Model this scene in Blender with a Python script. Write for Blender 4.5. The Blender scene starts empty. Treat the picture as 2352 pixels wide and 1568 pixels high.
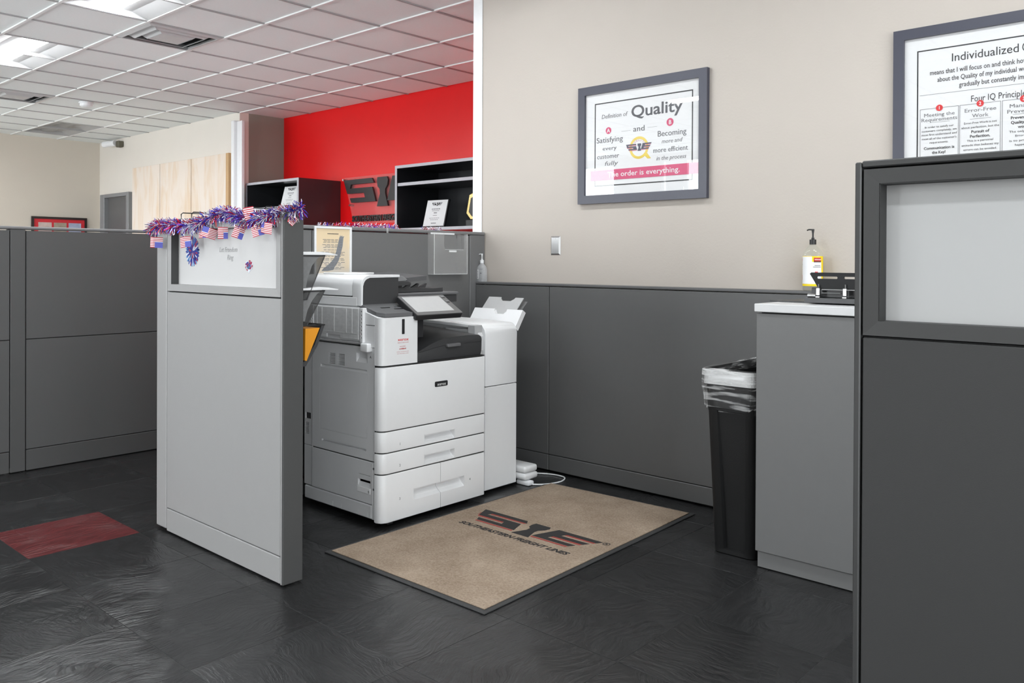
import bpy, bmesh, math, random
from mathutils import Vector, Matrix
random.seed(7)
S = bpy.context.scene
COL = S.collection

# ---------------------------------------------------------------- camera
FPX, CY, H = 1912.3, 609.4, 1.23
cam_d = bpy.data.cameras.new('camera'); cam = bpy.data.objects.new('camera', cam_d); COL.objects.link(cam)
cam_d.sensor_fit = 'HORIZONTAL'; cam_d.sensor_width = 36.0
cam_d.lens = 36.0 * FPX / 2352.0
cam_d.shift_y = -(784.0 - CY) / 2352.0
cam_d.clip_start = 0.05
yaw, pitch, roll = 0.735122, 0.005399, -0.004548
_F = Vector((-math.sin(yaw)*math.cos(pitch), math.cos(yaw)*math.cos(pitch), -math.sin(pitch)))
_R = Vector((math.cos(yaw), math.sin(yaw), 0)); _D = _F.cross(_R)
_r = math.cos(roll)*_R + math.sin(roll)*_D; _d = -math.sin(roll)*_R + math.cos(roll)*_D
cm = Matrix.Identity(4)
for i in range(3):
    cm[i][0], cm[i][1], cm[i][2] = _r[i], -_d[i], -_F[i]
cm[2][3] = H
cam.matrix_world = cm
S.camera = cam
def project(p):
    v = Vector(p) - Vector((0, 0, H)); z = v.dot(_F)
    return (1176 + FPX*v.dot(_r)/z, CY + FPX*v.dot(_d)/z, z)

# ---------------------------------------------------------------- light and exposure
S.view_settings.view_transform = 'Standard'; S.view_settings.look = 'None'
S.view_settings.gamma = 1.0; S.view_settings.use_curve_mapping = False
S.view_settings.exposure = 0.43
W = bpy.data.worlds.new('world'); S.world = W; W.use_nodes = True
W.node_tree.nodes['Background'].inputs[0].default_value = (0.90, 0.95, 1.0, 1)
W.node_tree.nodes['Background'].inputs[1].default_value = 0.6
TROFFER = 28.0         # strength of the lit ceiling diffusers
WINDOW_W, FILL_WINDOW_W = 150.0, 140.0      # watts per rear window, and per added right window
S.cycles.max_bounces = 8; S.cycles.diffuse_bounces = 5; S.cycles.glossy_bounces = 4
S.cycles.transparent_max_bounces = 12; S.cycles.caustics_reflective = False; S.cycles.caustics_refractive = False
S.cycles.sample_clamp_indirect = 6.0
S.cycles.use_denoising = True
WINDOWS = [(-11.6, 1.5), (-9.3, 2.0), (-6.95, .9), (-4.9, 1.7)]   # rear wall: centre x, width
FILL_WINDOWS = [(-3.0, 1.7), (-1.0, 1.7), (1.0, 1.7)]                 # added right-wall windows, fill light: centre y, width
Y_REAR, X_RIGHT = -4.2, 3.2
def daylight(loc, rot, ww, watts):
    ld = bpy.data.lights.new('window_daylight', 'AREA'); ld.shape = 'RECTANGLE'; ld.size = ww; ld.size_y = 2.8
    ld.energy = watts; ld.color = (0.93, 0.975, 1.0)
    lo = bpy.data.objects.new('window_daylight', ld); COL.objects.link(lo)
    lo.location = loc; lo.rotation_euler = rot
TILT = math.radians(20)    # bright ground outside throws light upwards through the panes
for wx, ww in WINDOWS: daylight((wx, Y_REAR - 0.55, 2.0), (math.pi/2+TILT, 0, 0), ww, WINDOW_W*ww/1.6)            # towards +Y
for wy, ww in FILL_WINDOWS: daylight((X_RIGHT + 0.55, wy, 1.70), (math.pi/2+TILT, 0, math.pi/2), ww, FILL_WINDOW_W)   # added fill, towards -X

# ---------------------------------------------------------------- helpers
def s2l(c):
    def f(u):
        u /= 255.0
        return u/12.92 if u <= .04045 else ((u+.055)/1.055)**2.4
    return tuple(f(u) for u in c)
MATS = {}
def M(name, col, rough=0.5, metal=0.0, var=0.04, scale=30.0, bump=0.0, bscale=200.0, spec=0.5, coat=0.0):
    if name in MATS: return MATS[name]
    m = bpy.data.materials.new(name); m.use_nodes = True; nt = m.node_tree; N = nt.nodes; L = nt.links
    b = N['Principled BSDF']
    b.inputs['Roughness'].default_value = rough; b.inputs['Metallic'].default_value = metal
    b.inputs['Specular IOR Level'].default_value = spec
    if coat: b.inputs['Coat Weight'].default_value = coat
    tc = N.new('ShaderNodeTexCoord'); nz = N.new('ShaderNodeTexNoise'); nz.inputs['Scale'].default_value = scale
    nz.inputs['Detail'].default_value = 4
    L.new(tc.outputs['Object'], nz.inputs['Vector'])
    mx = N.new('ShaderNodeMix'); mx.data_type = 'RGBA'
    mx.inputs[6].default_value = tuple(min(1, c*(1-var)) for c in col) + (1,)
    mx.inputs[7].default_value = tuple(min(1, c*(1+var)) for c in col) + (1,)
    L.new(nz.outputs['Fac'], mx.inputs[0]); L.new(mx.outputs[2], b.inputs['Base Color'])
    if bump:
        n2 = N.new('ShaderNodeTexNoise'); n2.inputs['Scale'].default_value = bscale; n2.inputs['Detail'].default_value = 3
        L.new(tc.outputs['Object'], n2.inputs['Vector'])
        bp = N.new('ShaderNodeBump'); bp.inputs['Strength'].default_value = bump; bp.inputs['Distance'].default_value = 0.002
        L.new(n2.outputs['Fac'], bp.inputs['Height']); L.new(bp.outputs['Normal'], b.inputs['Normal'])
    MATS[name] = m
    return m
def glassy(name, tint=(1, 1, 1), ior=1.45, rough=0.0, haze=0.0, hazecol=(.9, .9, .9)):
    """thin clear sheet: see-through with a fresnel reflection, haze adds a diffuse film"""
    if name in MATS: return MATS[name]
    m = bpy.data.materials.new(name); m.use_nodes = True; nt = m.node_tree; N = nt.nodes; L = nt.links
    N.remove(N['Principled BSDF']); out = N['Material Output']
    t = N.new('ShaderNodeBsdfTransparent'); t.inputs[0].default_value = tint + (1,)
    g = N.new('ShaderNodeBsdfGlossy'); g.inputs['Roughness'].default_value = rough
    fr = N.new('ShaderNodeFresnel'); fr.inputs[0].default_value = ior
    ge = N.new('ShaderNodeNewGeometry'); inv = N.new('ShaderNodeMath'); inv.operation = 'SUBTRACT'; inv.inputs[0].default_value = 1.0
    L.new(ge.outputs['Backfacing'], inv.inputs[1]); fm = N.new('ShaderNodeMath'); fm.operation = 'MULTIPLY'
    L.new(fr.outputs[0], fm.inputs[0]); L.new(inv.outputs[0], fm.inputs[1])      # reflect on the outer face only
    mx = N.new('ShaderNodeMixShader'); L.new(fm.outputs[0], mx.inputs[0]); L.new(t.outputs[0], mx.inputs[1]); L.new(g.outputs[0], mx.inputs[2])
    last = mx
    if haze:
        d = N.new('ShaderNodeBsdfDiffuse'); d.inputs[0].default_value = hazecol + (1,)
        tr = N.new('ShaderNodeBsdfTranslucent'); tr.inputs[0].default_value = hazecol + (1,)
        a = N.new('ShaderNodeMixShader'); a.inputs[0].default_value = .4
        L.new(d.outputs[0], a.inputs[1]); L.new(tr.outputs[0], a.inputs[2])
        nz = N.new('ShaderNodeTexNoise'); nz.inputs['Scale'].default_value = 12
        mr = N.new('ShaderNodeMapRange'); mr.inputs[3].default_value = haze*.8; mr.inputs[4].default_value = haze*1.2
        L.new(nz.outputs['Fac'], mr.inputs[0])
        m2 = N.new('ShaderNodeMixShader'); L.new(mr.outputs[0], m2.inputs[0]); L.new(mx.outputs[0], m2.inputs[1]); L.new(a.outputs[0], m2.inputs[2])
        last = m2
    L.new(last.outputs[0], out.inputs[0]); MATS[name] = m
    return m
def emit(name, col, st):
    if name in MATS: return MATS[name]
    m = bpy.data.materials.new(name); m.use_nodes = True; nt = m.node_tree; N = nt.nodes
    b = N['Principled BSDF']; b.inputs['Base Color'].default_value = (.8, .8, .8, 1)
    b.inputs['Emission Color'].default_value = col + (1,); b.inputs['Emission Strength'].default_value = st
    MATS[name] = m; return m

def wl(o):
    v = Vector((0, 0, 0))
    while o is not None:
        v = v + Vector(o.location); o = o.parent
    return v
def finish(name, bm, mat, parent, smooth=None):
    me = bpy.data.meshes.new(name)
    bmesh.ops.recalc_face_normals(bm, faces=bm.faces[:])
    bm.to_mesh(me); bm.free()
    return link(name, me, mat, parent, smooth)
def link(name, me, mat, parent=None, smooth=None):
    if parent is not None:
        me.transform(Matrix.Translation(-wl(parent)))
    mats = mat if isinstance(mat, (list, tuple)) else [mat]
    for k, m in enumerate(mats):
        if k < len(me.materials): me.materials[k] = m
        else: me.materials.append(m)
    if smooth:
        for p in me.polygons: p.use_smooth = True
        me.set_sharp_from_angle(angle=math.radians(smooth))
    o = bpy.data.objects.new(name, me); COL.objects.link(o)
    if parent is not None: o.parent = parent
    return o
def thing(name, label, cat, loc=(0, 0, 0), group=None):
    o = bpy.data.objects.new(name, None); o.empty_display_size = .05; COL.objects.link(o); o.location = loc
    o['label'] = label; o['category'] = cat
    if group: o['group'] = group
    return o
def tag(o, label, cat, group=None):
    o['label'] = label; o['category'] = cat
    if group: o['group'] = group
    return o
def struct(o):
    o['kind'] = 'structure'; return o
def lab(o, label):
    o['label'] = label; return o
# --- shape makers: each adds to a bmesh
def B(): return bmesh.new()
def abox(bm, x0, x1, y0, y1, z0, z1, bev=0.0, seg=1):
    r = bmesh.ops.create_cube(bm, size=1.0); vs = r['verts']
    for v in vs:
        v.co = Vector((x0 + (v.co.x+.5)*(x1-x0), y0 + (v.co.y+.5)*(y1-y0), z0 + (v.co.z+.5)*(z1-z0)))
    if bev:
        es = list({e for v in vs for e in v.link_edges})
        bmesh.ops.bevel(bm, geom=es, offset=bev, segments=seg, affect='EDGES', profile=.5)
    return bm
def box(*a, **k): return abox(B(), *a, **k)
def aprism(bm, pts, axis, a0, a1, bev=0.0, seg=1):
    """polygon in the two other axes (in order x,y,z without axis), extruded along axis"""
    def mk(p, a):
        if axis == 'x': return Vector((a, p[0], p[1]))
        if axis == 'y': return Vector((p[0], a, p[1]))
        return Vector((p[0], p[1], a))
    lo = [bm.verts.new(mk(p, a0)) for p in pts]; hi = [bm.verts.new(mk(p, a1)) for p in pts]
    n = len(pts); fs = [bm.faces.new(lo), bm.faces.new(hi[::-1])]
    for i in range(n):
        j = (i+1) % n
        fs.append(bm.faces.new((lo[j], lo[i], hi[i], hi[j])))
    if bev:
        es = list({e for f in fs[:2] for e in f.edges})
        bmesh.ops.bevel(bm, geom=es, offset=bev, segments=seg, affect='EDGES', profile=.5)
    return bm
def prism(*a, **k): return aprism(B(), *a, **k)
def arc(cx, cy, r, a0, a1, n=6, ry=None):
    ry = r if ry is None else ry
    return [(cx + r*math.cos(math.radians(a0+(a1-a0)*i/n)), cy + ry*math.sin(math.radians(a0+(a1-a0)*i/n))) for i in range(n+1)]
def rrect(x0, x1, y0, y1, r, n=4):
    return arc(x1-r, y0+r, r, -90, 0, n) + arc(x1-r, y1-r, r, 0, 90, n) + arc(x0+r, y1-r, r, 90, 180, n) + arc(x0+r, y0+r, r, 180, 270, n)
def atube(bm, pts, r, n=6, closed=False):
    pts = [Vector(p) for p in pts]; rings = []
    for i, p in enumerate(pts):
        a = pts[max(0, i-1)]; b = pts[min(len(pts)-1, i+1)]
        t = (b-a).normalized() if (b-a).length > 1e-9 else Vector((0, 0, 1))
        u = t.cross(Vector((0, 0, 1)))
        if u.length < 1e-3: u = t.cross(Vector((1, 0, 0)))
        u.normalize(); w = t.cross(u)
        rings.append([bm.verts.new(p + r*(math.cos(2*math.pi*k/n)*u + math.sin(2*math.pi*k/n)*w)) for k in range(n)])
    for a, b in zip(rings, rings[1:]):
        for k in range(n):
            bm.faces.new((a[k], a[(k+1) % n], b[(k+1) % n], b[k]))
    bm.faces.new(rings[0][::-1]); bm.faces.new(rings[-1])
    return bm
def tube(*a, **k): return atube(B(), *a, **k)
def alathe(bm, c, prof, n=20, sx=1.0, sy=1.0):
    rings = []
    for r, z in prof:
        if r < 1e-6: rings.append([bm.verts.new((c[0], c[1], c[2]+z))])
        else: rings.append([bm.verts.new((c[0]+sx*r*math.cos(2*math.pi*k/n), c[1]+sy*r*math.sin(2*math.pi*k/n), c[2]+z)) for k in range(n)])
    for a, b in zip(rings, rings[1:]):
        for k in range(n):
            k2 = (k+1) % n
            if len(a) == 1 and len(b) == 1: continue
            if len(a) == 1: bm.faces.new((a[0], b[k], b[k2]))
            elif len(b) == 1: bm.faces.new((a[k], a[k2], b[0]))
            else: bm.faces.new((a[k], a[k2], b[k2], b[k]))
    if len(rings[0]) > 1: bm.faces.new(rings[0][::-1])
    if len(rings[-1]) > 1: bm.faces.new(rings[-1])
    return bm
def lathe(*a, **k): return alathe(B(), *a, **k)
def cut(obj, bm):
    """subtract a shape from an object, baked into its mesh"""
    off = wl(obj)
    me = bpy.data.meshes.new('cutter'); bmesh.ops.recalc_face_normals(bm, faces=bm.faces[:]); bm.to_mesh(me); bm.free()
    c = bpy.data.objects.new('cutter', me); COL.objects.link(c)
    md = obj.modifiers.new('cut', 'BOOLEAN'); md.operation = 'DIFFERENCE'; md.object = c; md.solver = 'EXACT'; md.use_self = True
    bpy.context.view_layer.update()
    dg = bpy.context.evaluated_depsgraph_get()
    nm = bpy.data.meshes.new_from_object(obj.evaluated_get(dg))
    obj.modifiers.clear(); old = obj.data; obj.data = nm; nm.name = old.name
    bpy.data.meshes.remove(old); bpy.data.objects.remove(c); bpy.data.meshes.remove(me)
# --- oriented frames for flat print: origin + (right, up, normal)
def frame_wall(o): return Matrix(((1, 0, 0, o[0]), (0, 0, -1, o[1]), (0, 1, 0, o[2]), (0, 0, 0, 1)))       # faces -Y
def frame_side(o): return Matrix(((0, 0, 1, o[0]), (1, 0, 0, o[1]), (0, 1, 0, o[2]), (0, 0, 0, 1)))        # faces +X
def frame_floor(o): return Matrix(((1, 0, 0, o[0]), (0, 1, 0, o[1]), (0, 0, 1, o[2]), (0, 0, 0, 1)))       # faces +Z
def text_mesh(s, fr, h, width=None, align='CENTER', shear=0.0, bold=0.0, th=0.0006):
    cu = bpy.data.curves.new('lettering', 'FONT'); cu.body = s; cu.size = h/0.70; cu.align_x = align; cu.align_y = 'BOTTOM_BASELINE'
    cu.extrude = 0.5; cu.resolution_u = 5 if h > .028 else 2; cu.shear = shear; cu.offset = bold*h
    o = bpy.data.objects.new('lettering', cu); COL.objects.link(o)
    bpy.context.view_layer.update()
    dg = bpy.context.evaluated_depsgraph_get()
    me = bpy.data.meshes.new_from_object(o.evaluated_get(dg))
    bpy.data.objects.remove(o); bpy.data.curves.remove(cu)
    xs = [v.co.x for v in me.vertices]; k = 1.0
    if width and xs and max(xs) > min(xs): k = width/(max(xs)-min(xs))
    for v in me.vertices:
        v.co.x *= k; v.co.z = (v.co.z + 0.5)*th
    me.transform(fr)
    return me
def text(s, fr, h, mat, parent, width=None, align='CENTER', shear=0.0, bold=0.0, th=0.0006, name='lettering'):
    return link(name, text_mesh(s, fr, h, width, align, shear, bold, th), mat, parent)
def multi_text(rows, mk, mat, parent, name='lettering', th=0.0006):
    """rows of (string, x, y, height, width, align, shear, bold) printed as one sheet of lettering"""
    bm = B()
    for s, x, y, h, w, al, sh, bo in rows:
        me = text_mesh(s, mk(x, y), h, w, al, sh, bo, th); bm.from_mesh(me); bpy.data.meshes.remove(me)
    me = bpy.data.meshes.new(name); bm.to_mesh(me); bm.free()
    return link(name, me, mat, parent)
def flat(polys, mk, mat, parent, name, th=0.0006):
    """flat polygons in a print frame, a hair thick"""
    bm = B()
    for p in polys:
        lo = [bm.verts.new(mk @ Vector((x, y, 0))) for x, y in p]; hi = [bm.verts.new(mk @ Vector((x, y, th))) for x, y in p]
        n = len(p); bm.faces.new(lo[::-1]); bm.faces.new(hi)
        for i in range(n):
            j = (i+1) % n; bm.faces.new((lo[i], lo[j], hi[j], hi[i]))
    return finish(name, bm, mat, parent)
def rect(x0, x1, y0, y1): return [(x0, y0), (x1, y0), (x1, y1), (x0, y1)]
def circle(cx, cy, r, n=20): return [(cx+r*math.cos(2*math.pi*k/n), cy+r*math.sin(2*math.pi*k/n)) for k in range(n)]
def outline(x0, x1, y0, y1, t): return [rect(x0, x1, y1-t, y1), rect(x0, x1, y0, y0+t), rect(x0, x0+t, y0+t, y1-t), rect(x1-t, x1, y0+t, y1-t)]
def winged_logo(k, ox=0, oy=0):
    """winged letter S, pillar and letter E; S is one unit high, k metres per unit. returns black polygons, red stripe polygons"""
    Sp = [(0, 1), (1.95, 1), (2.10, .79), (.52, .79), (.44, .62), (1.98, .62), (2.03, .50), (2.22, 0), (.55, 0), (.44, .20), (1.50, .20), (1.42, .40), (.26, .40), (.14, .66)]
    P = [(2.33, 1.0), (2.95, 1.0), (3.02, .86), (2.98, .66), (2.84, .48), (2.84, .30), (3.02, -.22), (2.30, -.22), (2.50, .30), (2.48, .50), (2.34, .62), (2.30, .82)]
    Ep = [(3.30, 1), (5.05, 1), (4.93, .79), (3.78, .79), (3.70, .60), (4.82, .60), (4.70, .40), (3.55, .40), (3.47, .20), (4.58, .20), (4.46, 0), (2.98, 0)]
    st = [[(.53, .775), (2.08, .775), (2.03, .70), (.51, .70)], [(.10, .655), (.13, .655), (.24, .40), (.21, .40)], [(.26, .385), (1.41, .385), (1.43, .30), (.29, .30)], [(.55, -.03), (2.2, -.03), (2.2, -.11), (.57, -.11)],
          [(3.79, .775), (4.92, .775), (4.89, .70), (3.77, .70)], [(3.55, .385), (4.69, .385), (4.66, .30), (3.53, .30)], [(3.0, -.03), (4.46, -.03), (4.42, -.11), (3.02, -.11)]]
    f = lambda pl: [[(ox+x*k, oy+y*k) for x, y in p] for p in pl]
    return f([Sp, P, Ep]), f(st)

# ---------------------------------------------------------------- colours
beige = M('wall_paint_beige', s2l((186, 178, 170)), .75, var=.02, scale=4, bump=.25, bscale=90)
beige2 = M('wall_paint_tan', s2l((206, 198, 186)), .75, var=.02, scale=4, bump=.2, bscale=90)
redp = M("wall_paint_red", s2l((224, 8, 14)), .34, var=.03, scale=3)
tile_m = M('acoustic_tile', (.85, .885, .882), .9, var=.03, scale=60, bump=.3, bscale=300)
grid_m = M('ceiling_grid_white', s2l((232, 232, 232)), .5)
white_m = M('painted_white_metal', s2l((235, 236, 238)), .45)
lite_gray = M('light_grey_steel', s2l((167, 166, 166)), .42, var=.02, scale=20, bump=.12, bscale=500)
mid_gray = M('mid_grey_fabric_panel', s2l((107, 107, 107)), .6, var=.03, scale=60, bump=.2, bscale=700)
post_gray = M('mid_grey_trim', s2l((112, 112, 113)), .5, var=.03)
dark_gray = M('charcoal_panel', s2l((92, 92, 92)), .5, var=.03, scale=40, bump=.1, bscale=600)
dark_trim = M('charcoal_trim', s2l((92, 92, 93)), .45, var=.03)
cab_gray = M('cabinet_grey_laminate', s2l((110, 110, 110)), .5, var=.03)
groove = M('shadow_gap_black', (.012, .012, .012), .8)
black = M('black_plastic', (.016, .016, .017), .4)
black_sat = M('satin_black', (.022, .022, .024), .35)
charcoal = M('charcoal_plastic', (.045, .045, .047), .42)
graphite = M('graphite_plastic', (.13, .13, .135), .45)
white_pl = M('white_copier_plastic', s2l((226, 226, 227)), .42, var=.015)
gray_pl = M('pale_grey_copier_plastic', s2l((206, 206, 207)), .45, var=.015)
chrome = M('chrome', (.55, .55, .55), .28, 1.0)
steel = M('brushed_steel', (.52, .52, .52), .34, 1.0)
paper = M('white_paper', s2l((228, 228, 229)), .8, var=.01)
ink = M('black_ink', (.03, .03, .032), .7)
ink_soft = M('grey_ink', (.17, .17, .18), .7)
red_ink = M('red_ink', s2l((214, 40, 44)), .6)
pink_ink = M('crimson_ink', s2l((205, 70, 110)), .6)
yellow_ink = M('golden_ink', s2l((226, 200, 90)), .6)
clear = glassy('clear_sheet')
acrylic = glassy('clear_acrylic', (.97, .97, .97), 1.5, .02, .12)

# ---------------------------------------------------------------- floor
def slate_material(name, col):
    m = bpy.data.materials.new(name); m.use_nodes = True; nt = m.node_tree; N = nt.nodes; L = nt.links
    b = N['Principled BSDF']; tc = N.new('ShaderNodeTexCoord'); oi = N.new('ShaderNodeObjectInfo')
    ad = N.new('ShaderNodeVectorMath'); ad.operation = 'ADD'
    cb = N.new('ShaderNodeCombineXYZ'); ml = N.new('ShaderNodeMath'); ml.operation = 'MULTIPLY'; ml.inputs[1].default_value = 37.0
    L.new(oi.outputs['Random'], ml.inputs[0]); L.new(ml.outputs[0], cb.inputs[0]); L.new(ml.outputs[0], cb.inputs[1])
    L.new(tc.outputs['Object'], ad.inputs[0]); L.new(cb.outputs[0], ad.inputs[1])
    mp = N.new('ShaderNodeMapping'); mp.inputs['Scale'].default_value = (4.4, 22.0, 1)
    wr = N.new('ShaderNodeTexNoise'); wr.inputs['Scale'].default_value = 2.6; wr.inputs['Detail'].default_value = 2
    L.new(ad.outputs[0], wr.inputs['Vector'])
    sc = N.new('ShaderNodeVectorMath'); sc.operation = 'SCALE'; sc.inputs[3].default_value = .33; L.new(wr.outputs['Color'], sc.inputs[0])
    a2 = N.new('ShaderNodeVectorMath'); a2.operation = 'ADD'; L.new(ad.outputs[0], a2.inputs[0]); L.new(sc.outputs[0], a2.inputs[1])
    L.new(a2.outputs[0], mp.inputs[0])
    n1 = N.new('ShaderNodeTexNoise'); n1.inputs['Scale'].default_value = 3.2; n1.inputs['Detail'].default_value = 6; n1.inputs['Roughness'].default_value = .55
    L.new(mp.outputs[0], n1.inputs['Vector'])
    cr = N.new('ShaderNodeValToRGB'); cr.color_ramp.elements[0].color = tuple(c*.72 for c in col)+(1,); cr.color_ramp.elements[1].color = tuple(c*1.3 for c in col)+(1,)
    cr.color_ramp.elements[0].position = .3; cr.color_ramp.elements[1].position = .72
    L.new(n1.outputs['Fac'], cr.inputs[0])
    hv = N.new('ShaderNodeHueSaturation'); mr = N.new('ShaderNodeMapRange'); mr.inputs[3].default_value = .78; mr.inputs[4].default_value = 1.2
    L.new(oi.outputs['Random'], mr.inputs[0]); L.new(mr.outputs[0], hv.inputs['Value']); L.new(cr.outputs[0], hv.inputs['Color'])
    L.new(hv.outputs[0], b.inputs['Base Color'])
    bp = N.new('ShaderNodeBump'); bp.inputs['Strength'].default_value = .65; bp.inputs['Distance'].default_value = .006
    L.new(n1.outputs['Fac'], bp.inputs['Height']); L.new(bp.outputs[0], b.inputs['Normal'])
    r2 = N.new('ShaderNodeMapRange'); r2.inputs[3].default_value = .14; r2.inputs[4].default_value = .38; L.new(wr.outputs['Fac'], r2.inputs[0])
    L.new(r2.outputs[0], b.inputs['Roughness'])
    return m
slate = slate_material('slate_vinyl_tile', (.0175, .0175, .018)); slate_red = slate_material('red_vinyl_tile', (.15, .022, .024))
floor = struct(finish('floor', box(-13.4, 3.3, Y_REAR-.1, 6.0, -.06, -.0012), M('floor_joint_grey', (.075, .075, .075), .4), None))
PT = .457
tile_me = None; tile_red = None
for i in range(-10, 7):
    for j in range(-5, 7):
        x0, y0 = -2.38 + PT*i, 1.20 + PT*j
        vis = False
        for a in (0, .5, 1):
            for b_ in (0, .5, 1):
                px = project((x0+a*PT, y0+b_*PT, 0))
                if px[2] > .3 and -1500 < px[0] < 3200 and px[1] < 3600: vis = True
        if not vis or y0 > 3.9: continue
        red = (i == -4 and j == 0)
        if red:
            x0w, x1w = x0 + .015, x0 + PT
        if tile_me is None:
            bm = box(-PT/2+.0008, PT/2-.0008, -PT/2+.0008, PT/2-.0008, -.0011, 0, bev=.0005)
            tile_me = bpy.data.meshes.new('floor_tile'); bm.to_mesh(tile_me); bm.free(); tile_me.materials.append(slate)
            tile_red = tile_me.copy(); tile_red.materials[0] = slate_red
        o = bpy.data.objects.new('floor_tile', tile_red if red else tile_me); COL.objects.link(o)
        o.location = (x0+PT/2, y0+PT/2, 0); o.rotation_euler = (0, 0, random.choice((0, 1, 2, 3))*math.pi/2); o.parent = floor
        if red: o['label'] = 'single brick red floor tile'

# ---------------------------------------------------------------- walls
struct(finish('wall_left', box(-13.40, -13.28, Y_REAR, 5.36, -.06, 3.1), beige2, None))
struct(finish('wall_back', box(-13.28, -9.17, 5.24, 5.36, -.06, 3.1), M('beige_paint_lifted', s2l((226, 220, 212)), .75, var=.02, scale=4, bump=.2, bscale=90), None))  # same beige, lightened because this wall catches less light
struct(finish('wall_recess', box(-9.29, -9.17, 5.36, 5.97, -.06, 3.1), M('recess_shade_paint', s2l((146, 146, 136)), .75, var=.02, scale=4), None))  # darkened for its side-facing shade and greened to cancel red bounce
struct(finish('wall_red', box(-9.17, -2.4, 5.85, 5.97, -.06, 3.1), redp, None))
struct(finish('wall_center', box(-3.79, 3.2, 3.83, 3.95, -.06, 3.1), beige, None))
struct(finish('wall_office', box(-2.4, -2.28, 3.95, 5.97, -.06, 3.1), beige, None))
wrt = struct(finish('wall_right', box(3.2, 3.3, Y_REAR, 3.95, -.06, 3.1), beige, None))
for i, (wy, ww) in enumerate(FILL_WINDOWS):  # windows added in the right wall to brighten surfaces facing it
    cut(wrt, box(3.1, 3.4, wy-ww/2, wy+ww/2, .6, 2.5))
    w = struct(finish('window_%d' % (i+5), box(3.16, 3.30, wy-ww/2, wy+ww/2, .6, .64), white_m, None))
    bm = B()
    for y0, y1, z0, z1 in ((wy-ww/2, wy-ww/2+.05, .64, 2.5), (wy+ww/2-.05, wy+ww/2, .64, 2.5), (wy-ww/2, wy+ww/2, 2.45, 2.5), (wy-.03, wy+.03, .64, 2.45)):
        abox(bm, 3.22, 3.28, y0, y1, z0, z1)
    finish('window_frame', bm, white_m, w)
    finish('pane', box(3.25, 3.255, wy-ww/2+.05, wy+ww/2-.05, .64, 2.45), clear, w)
wr = struct(finish('wall_rear', box(-13.4, 3.3, Y_REAR-.12, Y_REAR, -.06, 3.1), beige, None))
for i, (wx, ww) in enumerate(WINDOWS):
    cut(wr, box(wx-ww/2, wx+ww/2, Y_REAR-.3, Y_REAR+.1, .6, 2.92))
    w = struct(finish('window_%d' % (i+1), prism([(wx-ww/2, .6), (wx+ww/2, .6), (wx+ww/2, .64), (wx-ww/2, .64)], 'y', Y_REAR-.1, Y_REAR+.04), white_m, None))
    bm = B()
    for x0, x1, z0, z1 in ((wx-ww/2, wx-ww/2+.05, .64, 2.92), (wx+ww/2-.05, wx+ww/2, .64, 2.92), (wx-ww/2, wx+ww/2, 2.87, 2.92), (wx-.03, wx+.03, .64, 2.87)):
        abox(bm, x0, x1, Y_REAR-.09, Y_REAR-.03, z0, z1)
    finish('window_frame', bm, white_m, w)
    finish('pane', box(wx-ww/2+.05, wx+ww/2-.05, Y_REAR-.065, Y_REAR-.06, .64, 2.87), clear, w)
# corner guard on the end of the beige wall, and a white pilaster beside the recess
bm = box(-3.802, -3.722, 3.822, 3.829, 1.10, 3.0, bev=.002); abox(bm, -3.803, -3.792, 3.829, 3.955, 1.10, 3.0)
struct(finish('trim_1', bm, white_m, None))
bm = box(-9.235, -9.165, 5.16, 5.239, 0, 2.90, bev=.012, seg=2); abox(bm, -9.164, -9.05, 5.20, 5.239, 0, 2.89, bev=.004)
struct(finish('trim_2', bm, white_m, None))
# grey door on the plywood wall
d = struct(finish('door_1', box(-12.93, -12.20, 5.222, 5.238, .01, 2.14, bev=.002), M('grey_door', s2l((92, 92, 93)), .5, var=.08, scale=8), None))
bm = box(-13.10, -12.95, 5.17, 5.239, 0, 2.20, bev=.006); abox(bm, -12.19, -12.11, 5.17, 5.239, 0, 2.20, bev=.006); abox(bm, -12.95, -12.19, 5.17, 5.239, 2.145, 2.20, bev=.006)
finish('door_frame', bm, M('grey_door_frame', s2l((130, 131, 133)), .45), d)
finish('door_handle', tube([(-12.85, 5.222, 1.0), (-12.85, 5.17, 1.0), (-12.73, 5.17, 1.0)], .01), steel, d)

# ---------------------------------------------------------------- ceiling
ceiling = struct(finish('ceiling', box(-13.4, 3.3, Y_REAR-.1, 6.0, 3.055, 3.1), tile_m, None))
PX, PY, CX0, CY0 = .600, .6145, -6.185, 2.172
bays = {}
def bay(i, j, what): bays[(i, j)] = what
for i, j in ((0, 0), (1, 0)): bay(i, j, 'L1')
for i, j in ((-4, 0), (-3, 0)): bay(i, j, 'L2')
bay(-1, 1, 'V1'); bay(-7, 1, 'V2')
for i, j in ((-11, 3), (-10, 3)): bay(i, j, 'L3')
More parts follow.
